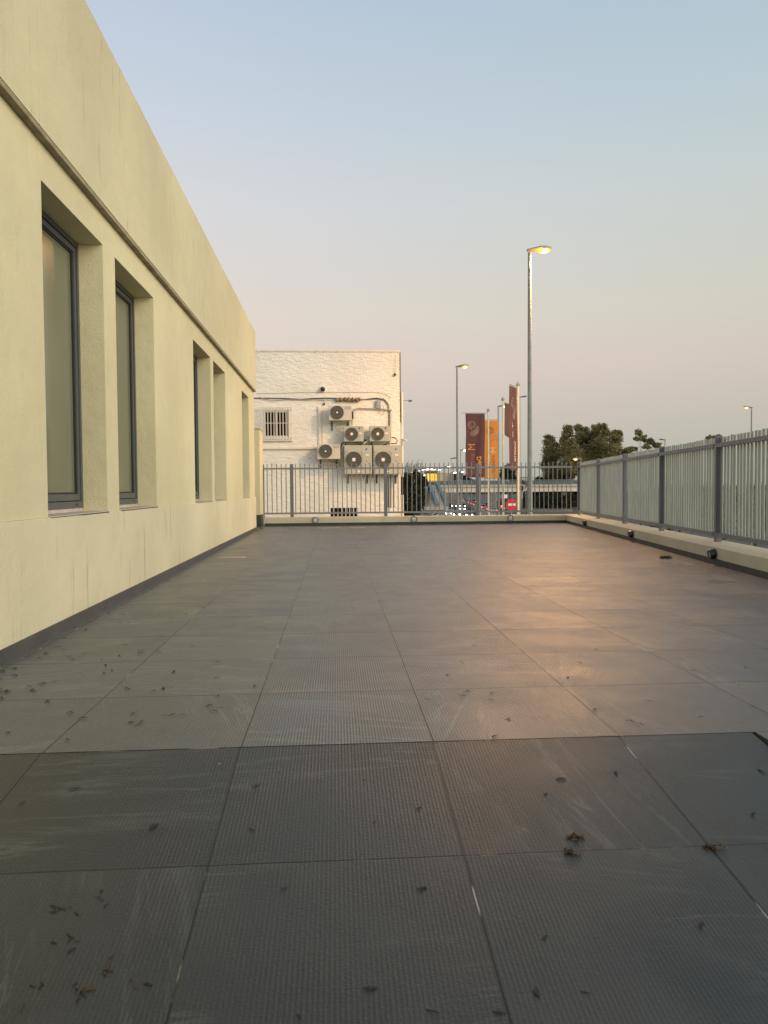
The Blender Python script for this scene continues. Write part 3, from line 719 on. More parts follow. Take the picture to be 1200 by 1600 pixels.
MB().tube([B(618, 556, -.03), B(617, 584, -.04)], .005, 5).build('wire', 'cable_grey', hk); MB().lathe([(.0001, -.06), (.035, -.03), (.036, .02), (.012, .05)], Matrix.Translation(B(617, 585.5, -.05)), 10).build('plug', 'black_plastic', hk)
hk = thing('wall_bracket', 'pale bracket sticking out from the corner of the stucco building', 'bracket', tuple(B(630, 687)))
MB().box(tuple(Vector((xr+.02, YB-.02, B(630, 690).z))), tuple(Vector((xr+.06, YB+.1, B(630, 682).z)))).build('plate', 'white_trim', hk)
MB().tube([Vector((xr+.05, YB, B(630, 686).z)), B(634.5, 688.5, -.15)], .035, 7).build('arm', 'white_trim', hk)
hk = thing('wall_floodlight', 'small dark floodlight on a thin arm beyond the stucco corner', 'floodlight', tuple(B(640, 624)))
MB().tube([Vector((xr+.03, YB+.3, B(630, 624).z)), B(641, 624.3, .3)], .012, 6).build('arm', 'galvanised', hk)
MB().box(tuple(B(639.5, 625.6, .15)), tuple(B(645, 623.8, .4)), None, .01).build('head', 'post_paint', hk)

# air conditioners
def fan(mb_w, cx, cz, y, r, spokes, rings):
    for k in range(1, rings+1):
        rr = r*(.30+.70*k/rings); pts = [(cx+rr*math.cos(a), y, cz+rr*math.sin(a)) for a in [2*math.pi*j/24 for j in range(25)]]
        mb_w.tube(pts, .0045 if k < rings else .010, 5, False)
    for j in range(spokes):
        a = 2*math.pi*j/spokes; mb_w.tube([(cx+r*.22*math.cos(a), y+.003, cz+r*.22*math.sin(a)), (cx+r*math.cos(a+.22), y+.003, cz+r*math.sin(a+.22))], .0045 if spokes > 20 else .005, 4, False)
def aircon(x0, z0, x1, z1, depth, style, label):
    yb, yf = YB-.14, YB-.14-depth
    w, h = x1-x0, z1-z0
    k = thing('air_conditioner', label, 'air conditioner', ((x0+x1)/2, (yb+yf)/2, z0), 0, 'outdoor units on the stucco wall')
    m = 'ac_casing' if style == 0 else 'ac_casing_grey'
    fx, fz, r = {0: (x0+w*.365, z0+h*.53, h*.44), 1: (x0+w*.40, z0+h*.49, h*.405), 2: (x0+w*.345, z0+h*.50, h*.275)}[style]
    cs = MB().box((x0, yf, z0), (x1, yb, z1), None, .012)
    if style: # panel joint beside the fan
        xj = x0+w*(.75 if style == 1 else .665)
        cs.box((xj-.004, yf-.006, z0+h*(.02 if style == 1 else .22)), (xj+.004, yf-.0005, z1-h*(.02 if style == 1 else .25)))
    cs.build('casing', m, k)
    My = Matrix.Translation((fx, yf-.0015, fz)) @ Matrix.Rotation(R(90), 4, 'X')
    MB().lathe([(.0001, 0), (r*.98, 0), (r*1.0, .004), (r*.98, .006)], My, 32).build('fan_opening', 'fan_dark', k)
    g = MB(); fan(g, fx, fz, yf-.02, r, {0: 14, 1: 22, 2: 36}[style], {0: 9, 1: 8, 2: 7}[style]); g.build('fan_guard', 'fan_wire', k)
    if style == 0: MB().lathe([(.0001, .028), (.028, .028), (.032, .022), (.030, .012)], My, 16).build('fan_hub', 'hub_white', k)
    else:
        s_ = .055 if style == 2 else .045; bx('fan_hub', (fx-s_, yf-.034, fz-s_), (fx+s_, yf-.012, fz+s_), 'hub_white', k, .014)
    if style == 0:
        g = MB()
        for q in (.87, .75): g.box((x0+w*.70, yf-.003, z0+h*q), (x0+w*.95, yf-.0005, z0+h*(q+.035)))
        g.build('vent_louvre', 'fan_wire', k)
    else:
        bxx, bz = (x0+w*.82, z0+h*.86)
        s_ = .045 if style == 1 else .05
        g = MB().add([(bxx-s_, yf-.003, bz+.01), (bxx+s_*.3, yf-.003, bz+s_*1.0), (bxx-s_*.1, yf-.003, bz-.02), (bxx-s_*.8, yf-.003, bz-s_*.9)], [(0, 3, 2, 1)])
        b_ = g.build('emblem', 'badge_blue', k)
        MB().add([(bxx-.0, yf-.003, bz-.0), (bxx+s_*1.6, yf-.003, bz+s_*.8), (bxx+s_*1.5, yf-.003, bz+s_*.4), (bxx+.01, yf-.003, bz-.03)], [(0, 3, 2, 1)]).build('emblem', 'badge_pale', k)
        bx('nameplate', (bxx-.04, yf-.003, bz-h*(.36 if style == 1 else .22)), (bxx+.07, yf-.0005, bz-h*(.28 if style == 1 else .175)), 'hub_white', k)
        if style == 2:
            for q, e in ((.80, .42), (.90, .33)): bx('handle_recess', (x0+w*(q-.03), yf-.003, z0+h*(.44 if q < .85 else .36)), (x0+w*(q+.04), yf-.0005, z0+h*((.44 if q < .85 else .36)+.012)), 'fan_dark', k)
            bx('nameplate', (x0+w*.48, yf-.003, z0+h*.075), (x0+w*.58, yf-.0005, z0+h*.12), 'hub_white', k)
            g = MB()
            for j in range(4): # square guard corners
                sx, sz = ((-1, -1), (1, -1), (1, 1), (-1, 1))[j]; g.tube([(fx+sx*r*1.02, yf-.012, fz+sz*r*.6), (fx+sx*r*1.02, yf-.012, fz+sz*r*1.02), (fx+sx*r*.6, yf-.012, fz+sz*r*1.02)], .006, 5)
            g.build('guard_frame', 'ac_casing_grey', k)
    for q in ((.14, .84) if style != 1 else (.10, .86)):
        MB().box((x0+w*q-.025, yf+.01, z0-.075), (x0+w*q+.025, yb+.135, z0-.03)).box((x0+w*q-.018, yf+.04, z0-.03), (x0+w*q+.018, yf+.09, z0-.002)).box((x0+w*q-.02, yb+.10, z0-.30), (x0+w*q+.02, yb+.137, z0-.076)).build('bracket', 'black_plastic', k)
    return k
def AC(px0, py0, px1, py1, style, label, depth=.32):
    Yf = YB-.14-depth; a = atY(px0, py1, Yf); b = atY(px1, py0, Yf); aircon(a.x, a.z, b.x, b.z, depth, style, label)
AC(513.5, 633.5, 549.5, 657, 0, 'cream outdoor unit mounted highest below the lagged pipe bundle')
AC(495.5, 694, 531.5, 717.5, 0, 'cream outdoor unit mounted lowest on the left beside the white trunking')
AC(537, 665.8, 568, 690.2, 1, 'small grey outdoor unit above the left one of the two large units')
AC(577.5, 665.5, 609, 690, 1, 'small grey outdoor unit above the right one of the two large units')
AC(538, 695.5, 581, 741, 2, 'large square grey outdoor unit, left of the pair behind the railing')
AC(583.6, 695.5, 627, 741, 2, 'large square grey outdoor unit, right of the pair at the wall corner')
for a, lab in (([(531, 703), (534, 694), (540, 690)], 'black pipe linking the low cream unit to the small grey unit'), ([(566, 692), (570, 688), (574, 690), (579, 688)], 'tangled black pipe between the two small grey units'), ([(568, 694), (574, 689.5), (580, 687)], 'pale pipe end crossing between the two small grey units'), ([(611, 684), (617, 685.5), (619.5, 689), (618.5, 694), (609, 694)], 'black looped hose beside the right small grey unit')):
    tag(MB().tube([B(x, y, -.30) for x, y in a], .024 if 'hose' not in lab else .018, 7).build('refrigerant_pipe', 'cable_black' if 'black' in lab else 'hub_white'), lab, 'pipe')

# spiky plant against the basement grille
pl = thing('spiky_plant', 'thin leaved spiky plant sprouting in front of the basement grille', 'plant', (B(537, 806).x, YB-.6, ZG))
bp = Vector((B(537, 810).x, YB-.6, -.45))
MB().tube([(bp.x, bp.y, ZG), (bp.x+.05, bp.y, -3), (bp.x, bp.y, bp.z)], [.09, .07, .05], 8).build('stem', 'bark', pl)
mb = MB()
for j in range(44):
    a = random.uniform(0, math.pi); ln_ = random.uniform(.4, .85); d = Vector((math.cos(a)*1.25, random.uniform(-.4, .4), abs(math.sin(a))+.05)); d.normalize()
    o_ = bp+Vector((random.uniform(-.28, .28), 0, random.uniform(-.2, .1))); pr = o_; n_ = Vector((-d.z, 0, d.x))*.016
    for s_ in range(1, 6):
        u = s_/5; q = o_+d*ln_*u+Vector((0, 0, -.30*u*u*ln_)); w0 = 1-((s_-1)/5)**2; w1 = 1-u*u
        mb.quad(pr-n_*w0, pr+n_*w0, q+n_*w1, q-n_*w1); pr = q
mb.build('leaf_spray', 'leaf_dark', pl)

# ------------------------------------------------------------------ street lamps
def lamp(x, y, ztop, side, label, lit='lamp_sodium', k=1., group=None, r0=.085, part=True):
    h = ztop-ZG
    o = thing('street_lamp', label, 'street lamp', (x, y, ZG), 0, group)
    rs = r0*k
    n = 14 if part else 7
    MB().tube([(x, y, ZG), (x, y, ZG+h*.45), (x, y, ztop-.06)], [rs, rs*.8, rs*.48], n).build('pole', 'galvanised', o)
    s = side*k
    hd = MB(); prof = [(-.065, .055, .00), (.03, .075, .012), (.14, .085, .03), (.30, .115, .05), (.46, .11, .065), (.58, .075, .07), (.63, .02, .07)]
    vs = []; nn = 10
    for dx, r, dz in prof:
        for j in range(nn): a = 2*math.pi*j/nn; vs.append((x+s*dx, y+r*1.05*k*math.cos(a), ztop+k*(dz+.62*r*math.sin(a))))
    fs = [(i*nn+j, i*nn+(j+1) % nn, (i+1)*nn+(j+1) % nn, (i+1)*nn+j) for i in range(len(prof)-1) for j in range(nn)]
    hd.add(vs, fs, True); hd.add([vs[j] for j in range(nn)], [tuple(range(nn))]); hd.add([vs[-nn+j] for j in range(nn)], [tuple(range(nn))])
    hd.build('lamp_head', 'galvanised' if lit else 'post_paint', o)
    if lit:
        M = Matrix.Translation((x+s*.40, y, ztop+k*.02)) @ Matrix.Diagonal((s*.20, k*.115, k*.10, 1))
        ln_o = MB().lathe([(.0001, -1), (.5, -.87), (.87, -.5), (1, 0), (.9, .2)], M, 14).build('lens', lit, o)
        if lit in ('lamp_sodium', 'lamp_warm'):
            M2 = Matrix.Translation((x+s*.41, y-.02*k, ztop+k*.008)) @ Matrix.Diagonal((s*.135, k*.10, k*.094, 1))
            MB().lathe([(.0001, -1.03), (.5, -.89), (.87, -.5), (1, 0), (.9, .2)], M2, 14).build('bulb', 'bulb', ln_o)
    return o
mp = atY(828, 800, 20); ml = atY(826, 391, 20)
m1 = lamp(mp.x, 20, ml.z, 1, 'tallest lit street lamp with a white glowing lens right of the flags', 'lamp_sodium', .95, None, .095)
la_ = bpy.data.lights.new('lamp_glow', 'AREA'); la_.shape = 'DISK'; la_.size = .24; la_.energy = 800; la_.color = (1, .48, .14)
lo = bpy.data.objects.new('lamp_glow', la_); C.objects.link(lo); lo.parent = m1; lo.location = (.40, 0, ml.z-ZG-.11)
lb2 = bpy.data.lights.new('lamp_spill', 'POINT'); lb2.energy = 36; lb2.color = (1, .36, .03); lb2.shadow_soft_size = .05
lo2 = bpy.data.objects.new('lamp_spill', lb2); C.objects.link(lo2); lo2.parent = m1; lo2.location = (.42, -.10, ml.z-ZG-.20)
p2 = atY(716.5, 800, 39); z2 = atY(713, 573, 39).z
lamp(p2.x-.05, 39, z2, 1, 'lit street lamp left of the maroon flag, second tallest', 'lamp_sodium', 1.0, None, .085)
p3 = atY(779, 770, 58.5); lamp(p3.x, 58.5, atY(779, 635, 58.5).z, 1, 'lit street lamp behind the orange flag', 'lamp_warm', 1.15)
p4 = atY(720, 760, 125); lamp(p4.x, 125, atY(720, 703.5, 125).z, 1, 'small lit street lamp left edge of the maroon flag', 'lamp_white', 1.9, None, .07)
p5 = atY(1174, 690, 58.5); lamp(p5.x, 58.5, atY(1174, 637, 58.5).z, -1, 'lit street lamp rising above the slat fence at far right', 'lamp_sodium', 1.1)
p6 = atY(1039, 700, 110); lamp(p6.x, 110, atY(1039, 687.5, 110).z, -1, 'unlit street lamp above the slat fence beside the small tree', None, 1.5)
p7 = atY(907.5, 722, 105); lamp(p7.x, 105, atY(907.5, 717.5, 105).z, -1, 'lit lamp just above the far end of the slat fence before the trees', 'lamp_warm', 1.9)
p8 = atY(705, 740, 150); lamp(p8.x, 150, atY(705, 716.5, 150).z, 1, 'unlit thin street lamp left of the maroon flag above the rail', None, 1.9, None, .05)
p9 = atY(812.8, 700, 29.5); lamp(p9.x, 29.5, atY(812.8, 620.5, 29.5).z, 1, 'thin pole with a tiny head right behind the tallest flagpole', None, .45, None, .045)
for px, py, Y, lab in ((695.5, 729, 215, 'small lit lamp just above the rail left of the second lamp pole'), (705, 738.5, 215, 'small lit lamp just below the rail beside the second lamp pole'), (717.5, 737.5, 240, 'small lit lamp right beside the second lamp pole below the rail'), (728.5, 743.5, 260, 'small lit lamp over the overpass below the maroon flag')):
    p = atY(px, 760, Y); lamp(p.x, Y, atY(px, py, Y).z, 1, lab, 'lamp_white', 2.6, None, .07)
for px, py in ((640, 738), (643.5, 737.5), (646.5, 736), (650, 735.5), (656, 734.3), (661, 733.5), (664, 733.2), (668.5, 733), (671, 733.3), (674.8, 733.6), (682.5, 734)):
    p = atY(px, 760, 330); lamp(p.x, 330, atY(px, py, 330).z, 1, 'tiny lit lamp in the distant string above the dark trees', 'lamp_white', 2.9, 'distant string of street lamps', .06, False)
p = atY(660, 760, 140); lamp(p.x, 140, atY(660, 742.5, 140).z, 1, 'low single pale lamp in front of the dark trees left of the blue stair', 'lamp_white', 1.2, None, .05)

# ------------------------------------------------------------------ flagpoles and flags
def flagpole(px, Y, ytop, label, arm=0., ball=True):
    p = atY(px, 780, Y); zt_ = atY(px, ytop, Y).z
    o = thing('flagpole', label, 'flagpole', (p.x, Y, ZG))
    MB().tube([(p.x, Y, ZG), (p.x, Y, zt_-2), (p.x, Y, zt_)], [.055, .045, .036], 12).build('pole', 'white_pole', o)
    MB().lathe([(.0001, -.02), (.06, -.01), (.075, .04), (.05, .085), (.02, .10), (.02, .14), (.0001, .16)] if ball else [(.06, -.02), (.075, .0), (.07, .04), (.0001, .05)], Matrix.Translation((p.x, Y, zt_)), 14).build('finial', 'galvanised', o)
    return o, p.x, zt_
def flag_fn(x0, y0, dx, dy, zt_, fold, seed):
    """maps (u along the width 0..1, drop d) to the cloth surface"""
    L_ = math.hypot(dx, dy); nx, ny = dy/L_, -dx/L_
    def f(u, d, lift=0.):
        q = fold*(.25+.75*min(1, d/1.4))*(math.sin(u*7.5+seed+d*.7)+.4*math.sin(u*15+d*1.3+seed*2))
        sx = .02*math.sin(d*2.1+seed)*min(1, d)
        return Vector((x0+dx*(u+sx)+nx*(q+lift), y0+dy*(u+sx)+ny*(q+lift), zt_-d-.03*math.sin(u*3)*min(1, d/2)))
    return f
def cloth(name, m, f, H, parent, cut=None, nu=26, nd=50):
    mb = MB(); vs = []
    for i in range(nd+1):
        for j in range(nu+1):
            u = j/nu; hh = H if cut is None else cut(u); vs.append(f(u, hh*i/nd))
    n = len(vs); nv = []
    fs = [(i*(nu+1)+j, i*(nu+1)+j+1, (i+1)*(nu+1)+j+1, (i+1)*(nu+1)+j) for i in range(nd) for j in range(nu)]
    mb.add(vs, fs, True)
    o = mb.build(name, m, parent, 80)
    s = o.modifiers.new('thickness', 'SOLIDIFY'); s.thickness = .004; s.offset = 0
    return o
def text_part(body, cap, f, W_, ubase, d0, m, parent, lift, bold=0., mirror=True, squeeze=1.):
    cu = bpy.data.curves.new('lettering', 'FONT'); cu.body = body; cu.size = cap/.72; cu.offset = bold; cu.resolution_u = 3
    to = bpy.data.objects.new('lettering', cu); C.objects.link(to)
    dg = bpy.context.evaluated_depsgraph_get(); me = bpy.data.meshes.new_from_object(to.evaluated_get(dg))
    C.objects.unlink(to); bpy.data.objects.remove(to)
    bm = bmesh.new(); bm.from_mesh(me); bmesh.ops.triangulate(bm, faces=bm.faces[:]); bmesh.ops.subdivide_edges(bm, edges=[e for e in bm.edges if e.calc_length() > .06], cuts=2)
    bm.verts.index_update()
    mb = MB(); mb.add([f((ubase-v.co.y)/W_, d0+v.co.x*squeeze, lift) for v in bm.verts], [[v.index for v in fc.verts] for fc in bm.faces])
    bm.free()
    return mb.build('lettering', m, parent)
def shell(f, W_, cu_, cd, r, m, mbody, parent, lift):
    mb = MB(); nst = 64
    for k in range(nst):                                    # ribbed spiral
        a0, a1 = k*.27, (k+.62)*.27
        def P(a, s): rr = r*(.10+.90*(a/(nst*.27))**1.25); return f((cu_+rr*s*math.cos(a))/W_, cd-rr*s*math.sin(a), lift)
        mb.quad(P(a0, 1), P(a1, 1), P(a1, .70), P(a0, .70))
    mb.build('emblem', m, parent)
    mb = MB(); ring = [(.15, 1.15), (.75, .75), (1.05, .2), (1.45, .3), (1.55, .9), (1.25, 1.7), (.9, 2.2), (.35, 2.45), (-.35, 2.3), (-.55, 1.9), (-.2, 1.35)]
    mb.add([f((cu_+x*r)/W_, cd+y*r*.95, lift*.8) for x, y in ring], [tuple(range(len(ring)))]); mb.build('emblem', mbody, parent)

# maroon flag seen from behind, lettering reversed
o, fx, fz = flagpole(763.3, 34.8, 642.5, 'white flagpole standing in front of the orange flag', 1)
xl = atY(722, 645, 34.8).x
MB().tube([(fx, 34.8, fz-.08), (xl, 34.8, fz-.085)], .014, 6).build('arm', 'galvanised', o)
fx0, fx1 = atY(727.3, 700, 34.8).x, atY(757.5, 700, 34.8).x; Wf = fx1-fx0
f = flag_fn(fx0, 34.76, Wf, .03, fz-.11, .035, .4)
fl_ = thing('flag', 'maroon banner with a spiral shell and reversed lettering', 'flag', (fx, 34.8, fz-.1))
cloth('cloth', 'flag_maroon', f, 2.95, fl_)
text_part('M', .36, f, Wf, .46, 1.38, 'ink_orange', fl_, .012, squeeze=.82); text_part('ansour', .28, f, Wf, .46, 1.80, 'ink_dim', fl_, .012, squeeze=.98); text_part('Dessin', .21, f, Wf, .74, 1.97, 'ink_orange', fl_, .012, .012, squeeze=1.0)
shell(f, Wf, .30, .52, .23, 'ink_shell', 'ink_shell_body', fl_, .012)
# orange flag
o, gx, gz = flagpole(750.3, 39, 654, 'pale flagpole half hidden behind the maroon flag', 1)
MB().tube([(gx, 39, gz-.06), (atY(779, 655, 39).x, 39, gz-.06)], .014, 6).build('arm', 'galvanised', o)
gx0, gx1 = atY(751.5, 700, 39).x, atY(778.3, 700, 39).x; Wg = gx1-gx0
f = flag_fn(gx0, 38.96, Wg, .02, gz-.10, .022, 1.9)
fl_ = thing('flag', 'bright orange banner with a brown spiral shell behind the white flagpole', 'flag', (gx, 39, gz-.1))
cloth('cloth', 'flag_orange', f, 3.03, fl_)
text_part('M', .32, f, Wg, .80, 1.38, 'ink_cream', fl_, .012, squeeze=.9); text_part('ansour', .25, f, Wg, .72, 1.78, 'ink_brown', fl_, .012)
shell(f, Wg, .50, .52, .24, 'ink_brown', 'ink_fawn', fl_, .012)
# brown flag blown nearly edge on
o, hx, hz = flagpole(786.2, 30.3, 625.5, 'white flagpole between the orange flag and the tallest flag')
MB().tube([(hx, 30.3, hz-.06), (hx+.33, 31.0, hz-.06)], .012, 6).build('arm', 'galvanised', o)
_a = atY(788.6, 640, 30.3); _b = atY(799, 640, 31.0); f = flag_fn(_a.x, 30.3, _b.x-_a.x, .7, hz-.09, .05, 2.7)
fl_ = thing('flag', 'short dark brown banner hanging edge on beside the maroon one', 'flag', (hx, 30.3, hz-.1))
cloth('cloth', 'flag_brown', f, 1.5, fl_, lambda u: 1.20+.42*u)
# tall maroon flag nearly edge on
o, ix, iz = flagpole(809.7, 25.8, 602.5, 'tallest white flagpole with a ball finial')
_q = atY(796, 640, 24.95)
MB().tube([(ix, 25.8, iz-.07), (_q.x, 24.95, iz-.06)], .012, 6).build('arm', 'galvanised', o)
_a = atY(796, 640, 24.95); _b = atY(807.6, 640, 25.75); f0 = flag_fn(_a.x, 24.95, _b.x-_a.x, .8, iz-.10, .02, 4.4)
fl_ = thing('flag', 'narrow maroon banner turned edge on at the tallest flagpole', 'flag', (ix, 25.8, iz-.1))
cloth('cloth', 'flag_maroon', f0, 2.85, fl_)
text_part('Casino', .26, f0, .87, .72, 1.80, 'ink_cream', fl_, .012, .006, squeeze=.72); text_part('T.C', .24, f0, .87, .42, 1.22, 'ink_cream', fl_, .012)
shell(f0, .87, .38, .55, .24, 'ink_shell', 'ink_shell_body', fl_, .012)

# no entry sign
Ys = 41; c_ = atY(799.2, 788.5, Ys)
ns = thing('no_entry_sign', 'round red no entry sign with a white bar beyond the railing', 'road sign', (c_.x, Ys, ZG))
MB().tube([(c_.x, Ys+.05, ZG), (c_.x, Ys+.05, c_.z+.3)], .035, 10).build('post', 'galvanised', ns)
Mx = Matrix.Translation((c_.x, Ys, c_.z)) @ Matrix.Rotation(R(90), 4, 'X')
MB().lathe([(.0001, -.01), (.32, -.01), (.325, .0), (.32, .008), (.0001, .009)], Mx, 36).build('disc', 'sign_red', ns)
bx('bar', (c_.x-.235, Ys-.014, c_.z-.06), (c_.x+.235, Ys-.0095, c_.z+.065), 'sign_white', ns)

# slatted grey panel under the overpass
Yp = 60; a, b = atY(767.2, 818, Yp), atY(776, 769.5, Yp)
lp = thing('slatted_tower', 'grey steel frame with horizontal slats between two flagpoles', 'steel frame', ((a.x+b.x)/2, Yp, ZG))
for x in (a.x, b.x-.05): bx('post', (x, Yp, ZG), (x+.05, Yp+.07, b.z), 'galvanised', lp)
g = MB(); z = ZG+.1
while z < b.z-.06: g.box((a.x+.05, Yp+.01, z), (b.x-.05, Yp+.05, z+.10)); z += .17
g.build('slat_panel', 'concrete_grey', lp)

# ------------------------------------------------------------------ overpass, foot stair, walls
Yb = 235
bl, br = atY(686, 760, Yb), atY(1010, 760, Yb)
zb0, zb1 = atY(760, 769, Yb).z, atY(760, 757.6, Yb).z
ov = thing('overpass', 'cream concrete road overpass crossing behind the flags', 'bridge', ((bl.x+br.x)/2, Yb, ZG))
bx('girder', (bl.x-4, Yb, zb0), (br.x, Yb+12, zb1-.75), 'bridge_cream', ov, .05)
bx('parapet', (bl.x-4, Yb-.5, zb1-.72), (br.x, Yb-.0, zb1), 'concrete', ov, .04)
bx('deck_line', (bl.x-4, Yb-.3, zb1-.76), (br.x, Yb-.05, zb1-.721), 'fan_dark', ov)
g = MB(); x = bl.x-4
zr = atY(760, 750, Yb).z
while x < br.x: g.box((x, Yb-.30, zb1), (x+.10, Yb-.2, zr)); x += 2.6
g.box((bl.x-4, Yb-.31, zr-.12), (br.x, Yb-.18, zr)); g.build('handrail', 'concrete_grey', ov)
bx('mesh_screen', (bl.x-4, Yb-.26, zb1+.05), (br.x, Yb-.24, zr-.25), 'bridge_rail', ov)
for px, ww in ((775.5, 1.2), (880, 1.6)):
    p = atY(px, 770, Yb+3); bx('pier', (p.x-ww/2, Yb+2, ZG), (p.x+ww/2, Yb+9, zb0+.01), 'concrete_grey', ov)
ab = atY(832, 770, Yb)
bx('abutment', (ab.x, Yb+6, ZG), (br.x, Yb+12.5, zb0-.01), 'dark_void', ov)  # shadow beneath the deck put into the abutment's black colour
# blue sided stair
st = thing('foot_stair', 'foot stair with two blue sloping side panels beside the road', 'stair', (atY(690, 795, 226).x, 226, ZG))
def slope_panel(pt, yt, Yt, pb, yb_, Yb_, thick, hgt):
    A, B_ = atY(pt, yt, Yt), atY(pb, yb_, Yb_); mb = MB(); t = Vector((thick, 0, 0)); h_ = Vector((0, 0, hgt))
    vs = [A, A+t, A+t-h_, A-h_, B_, B_+t, B_+t-h_, B_-h_]
    mb.add(vs, [(0, 1, 2, 3), (7, 6, 5, 4), (0, 4, 5, 1), (1, 5, 6, 2), (2, 6, 7, 3), (3, 7, 4, 0)]); return mb, A, B_
mb, A1, B1 = slope_panel(667.5, 752, 234, 681.5, 787, 222, .9, 2.0); mb.build('side_panel', 'stair_blue', st)
mb, A2, B2 = slope_panel(680.5, 753, 234, 696.8, 787, 222, .95, 2.1); mb.build('side_panel', 'stair_blue', st)
g = MB(); n = 44
for k in range(n):
    u = k/n; u1 = (k+1)/n; a = A1.lerp(B1, u)-Vector((-.55, 0, 1.2)); b = A2.lerp(B2, u)-Vector((0, 0, 1.2)); a1 = A1.lerp(B1, u1)-Vector((-.55, 0, 1.2)); b1 = A2.lerp(B2, u1)-Vector((0, 0, 1.2))
    g.add([a, b, (b1.x, b1.y, a.z), (a1.x, a1.y, a.z), (a1.x, a1.y, a.z-.22), (b1.x, b1.y, a.z-.22)], [(0, 1, 2, 3), (3, 2, 5, 4)])
g.build('steps', 'concrete', st)
la0, la1 = atY(662, 761, 231), atY(668, 797, 231)
bx('landing_tower', (la0.x, 231, ZG), (la0.x+1.3, 234.5, la0.z), 'concrete_grey', st)
bx('landing_wall', (la0.x+1.31, 232, ZG), (A1.x+2.2, 234.6, atY(668, 768, 231).z), 'concrete', st)
mb, _, _ = slope_panel(660.5, 784, 224, 655, 799, 218, .7, 1.7); mb.build('side_panel', 'stair_blue', st)
bx('base_wall', (atY(662, 795, 222).x, 220, ZG), (atY(700, 795, 222).x, 221.6, atY(700, 791.5, 222).z), 'concrete', st)
kx = atY(648, 795, 200); ks = thing('white_kiosk', 'small white box shed below the dry shrub left of the stair', 'shed', (kx.x, 200, ZG))
bx('wall', (kx.x, 200, ZG), (kx.x+1.5, 203, atY(650, 793.5, 200).z), 'white_trim', ks, .03); bx('roof', (kx.x-.2, 199.8, atY(650, 793.5, 200).z), (kx.x+1.7, 203.2, atY(650, 792.6, 200).z), 'stair_blue', ks)
# lit building with pale wall
pa, pb = atY(667, 745, 262), atY(683.5, 745, 262); zc0, zc1 = atY(675, 754, 262).z, atY(675, 739.5, 262).z
lb_ = thing('lit_pavilion', 'small building glowing amber above the blue stair', 'building', (pa.x, 262, ZG))
bx('wall', (pa.x, 262.3, ZG), (pb.x, 268, zc1+.3), 'pale_render', lb_); bx('lit_window', (pa.x+.3, 262.2, zc0), (pb.x-.2, 262.29, zc1-.2), 'lit_amber', lb_)
g = MB()
for k in range(3): g.box((pa.x+.9+k*.9, 262.1, zc0), (pa.x+1.05+k*.9, 262.19, zc1-.2))
g.build('mullion', 'leaf_dry', lb_); bx('roof', (pa.x-.3, 261.7, zc1+.3), (pb.x+.2, 268.3, zc1+.75), 'bark', lb_)
qa, qb = atY(683.8, 745, 260), atY(704.5, 745, 260)
pw = thing('pale_building', 'plain peach rendered building at the left end of the overpass', 'building', (qa.x, 260, ZG))
bx('wall', (qa.x+.2, 260, ZG), (qb.x, 275, atY(690, 740, 260).z), 'pale_render', pw)
bx('parapet', (qa.x+.1, 259.8, atY(690, 740, 260).z), (qb.x+.2, 275.2, atY(690, 738.8, 260).z), 'concrete', pw)
wa = atY(706, 745, 258); dk = thing('grey_annexe', 'low grey building with a dark window beside the peach one', 'building', (wa.x, 258, ZG))
bx('wall', (wa.x, 258, ZG), (wa.x+2.6, 262, atY(706, 740, 258).z), 'concrete_grey', dk); bx('window', (wa.x+.25, 257.95, atY(706, 752, 258).z), (wa.x+2.2, 257.99, atY(706, 741, 258).z), 'leaf_dark', dk)
fb_ = atY(820, 755, 420); wbld = thing('far_white_building', 'small far white building seen right of the tallest flagpole', 'building', (fb_.x, 420, ZG))
bx('wall', (fb_.x-2, 420, ZG), (fb_.x+4.5, 430, atY(820, 746, 420).z), 'concrete', wbld); bx('roof', (fb_.x-2.4, 419.6, atY(820, 746, 420).z), (fb_.x+4.9, 430.4, atY(820, 745, 420).z), 'concrete_grey', wbld)
# median barrier
mbar = thing('median_barrier', 'long pale concrete barrier between the two carriageways', 'barrier', tuple(road(200, 11.9)))
g = MB(); pr = [(-.35, 0), (-.12, .45), (-.09, 1.15), (.09, 1.15), (.12, .45), (.35, 0)]
ss = [15, 1400]
vs = [road(s, 11.9+a, ZG+z) for s in ss for a, z in pr]; n = len(pr)
g.add(vs, [(i, i+1, n+i+1, n+i) for i in range(n-1)]+[tuple(range(n)), tuple(range(n, 2*n))]); g.build('barrier', 'concrete', mbar)
g = MB(); g.tube([road(15, 11.2, ZG+.7), road(1200, 11.2, ZG+.7)], .06, 5); s = 15
while s < 700: g.tube([road(s, 11.2, ZG), road(s, 11.2, ZG+.72)], .05, 4); s += 8
g.build('guard_rail', 'galvanised', mbar)

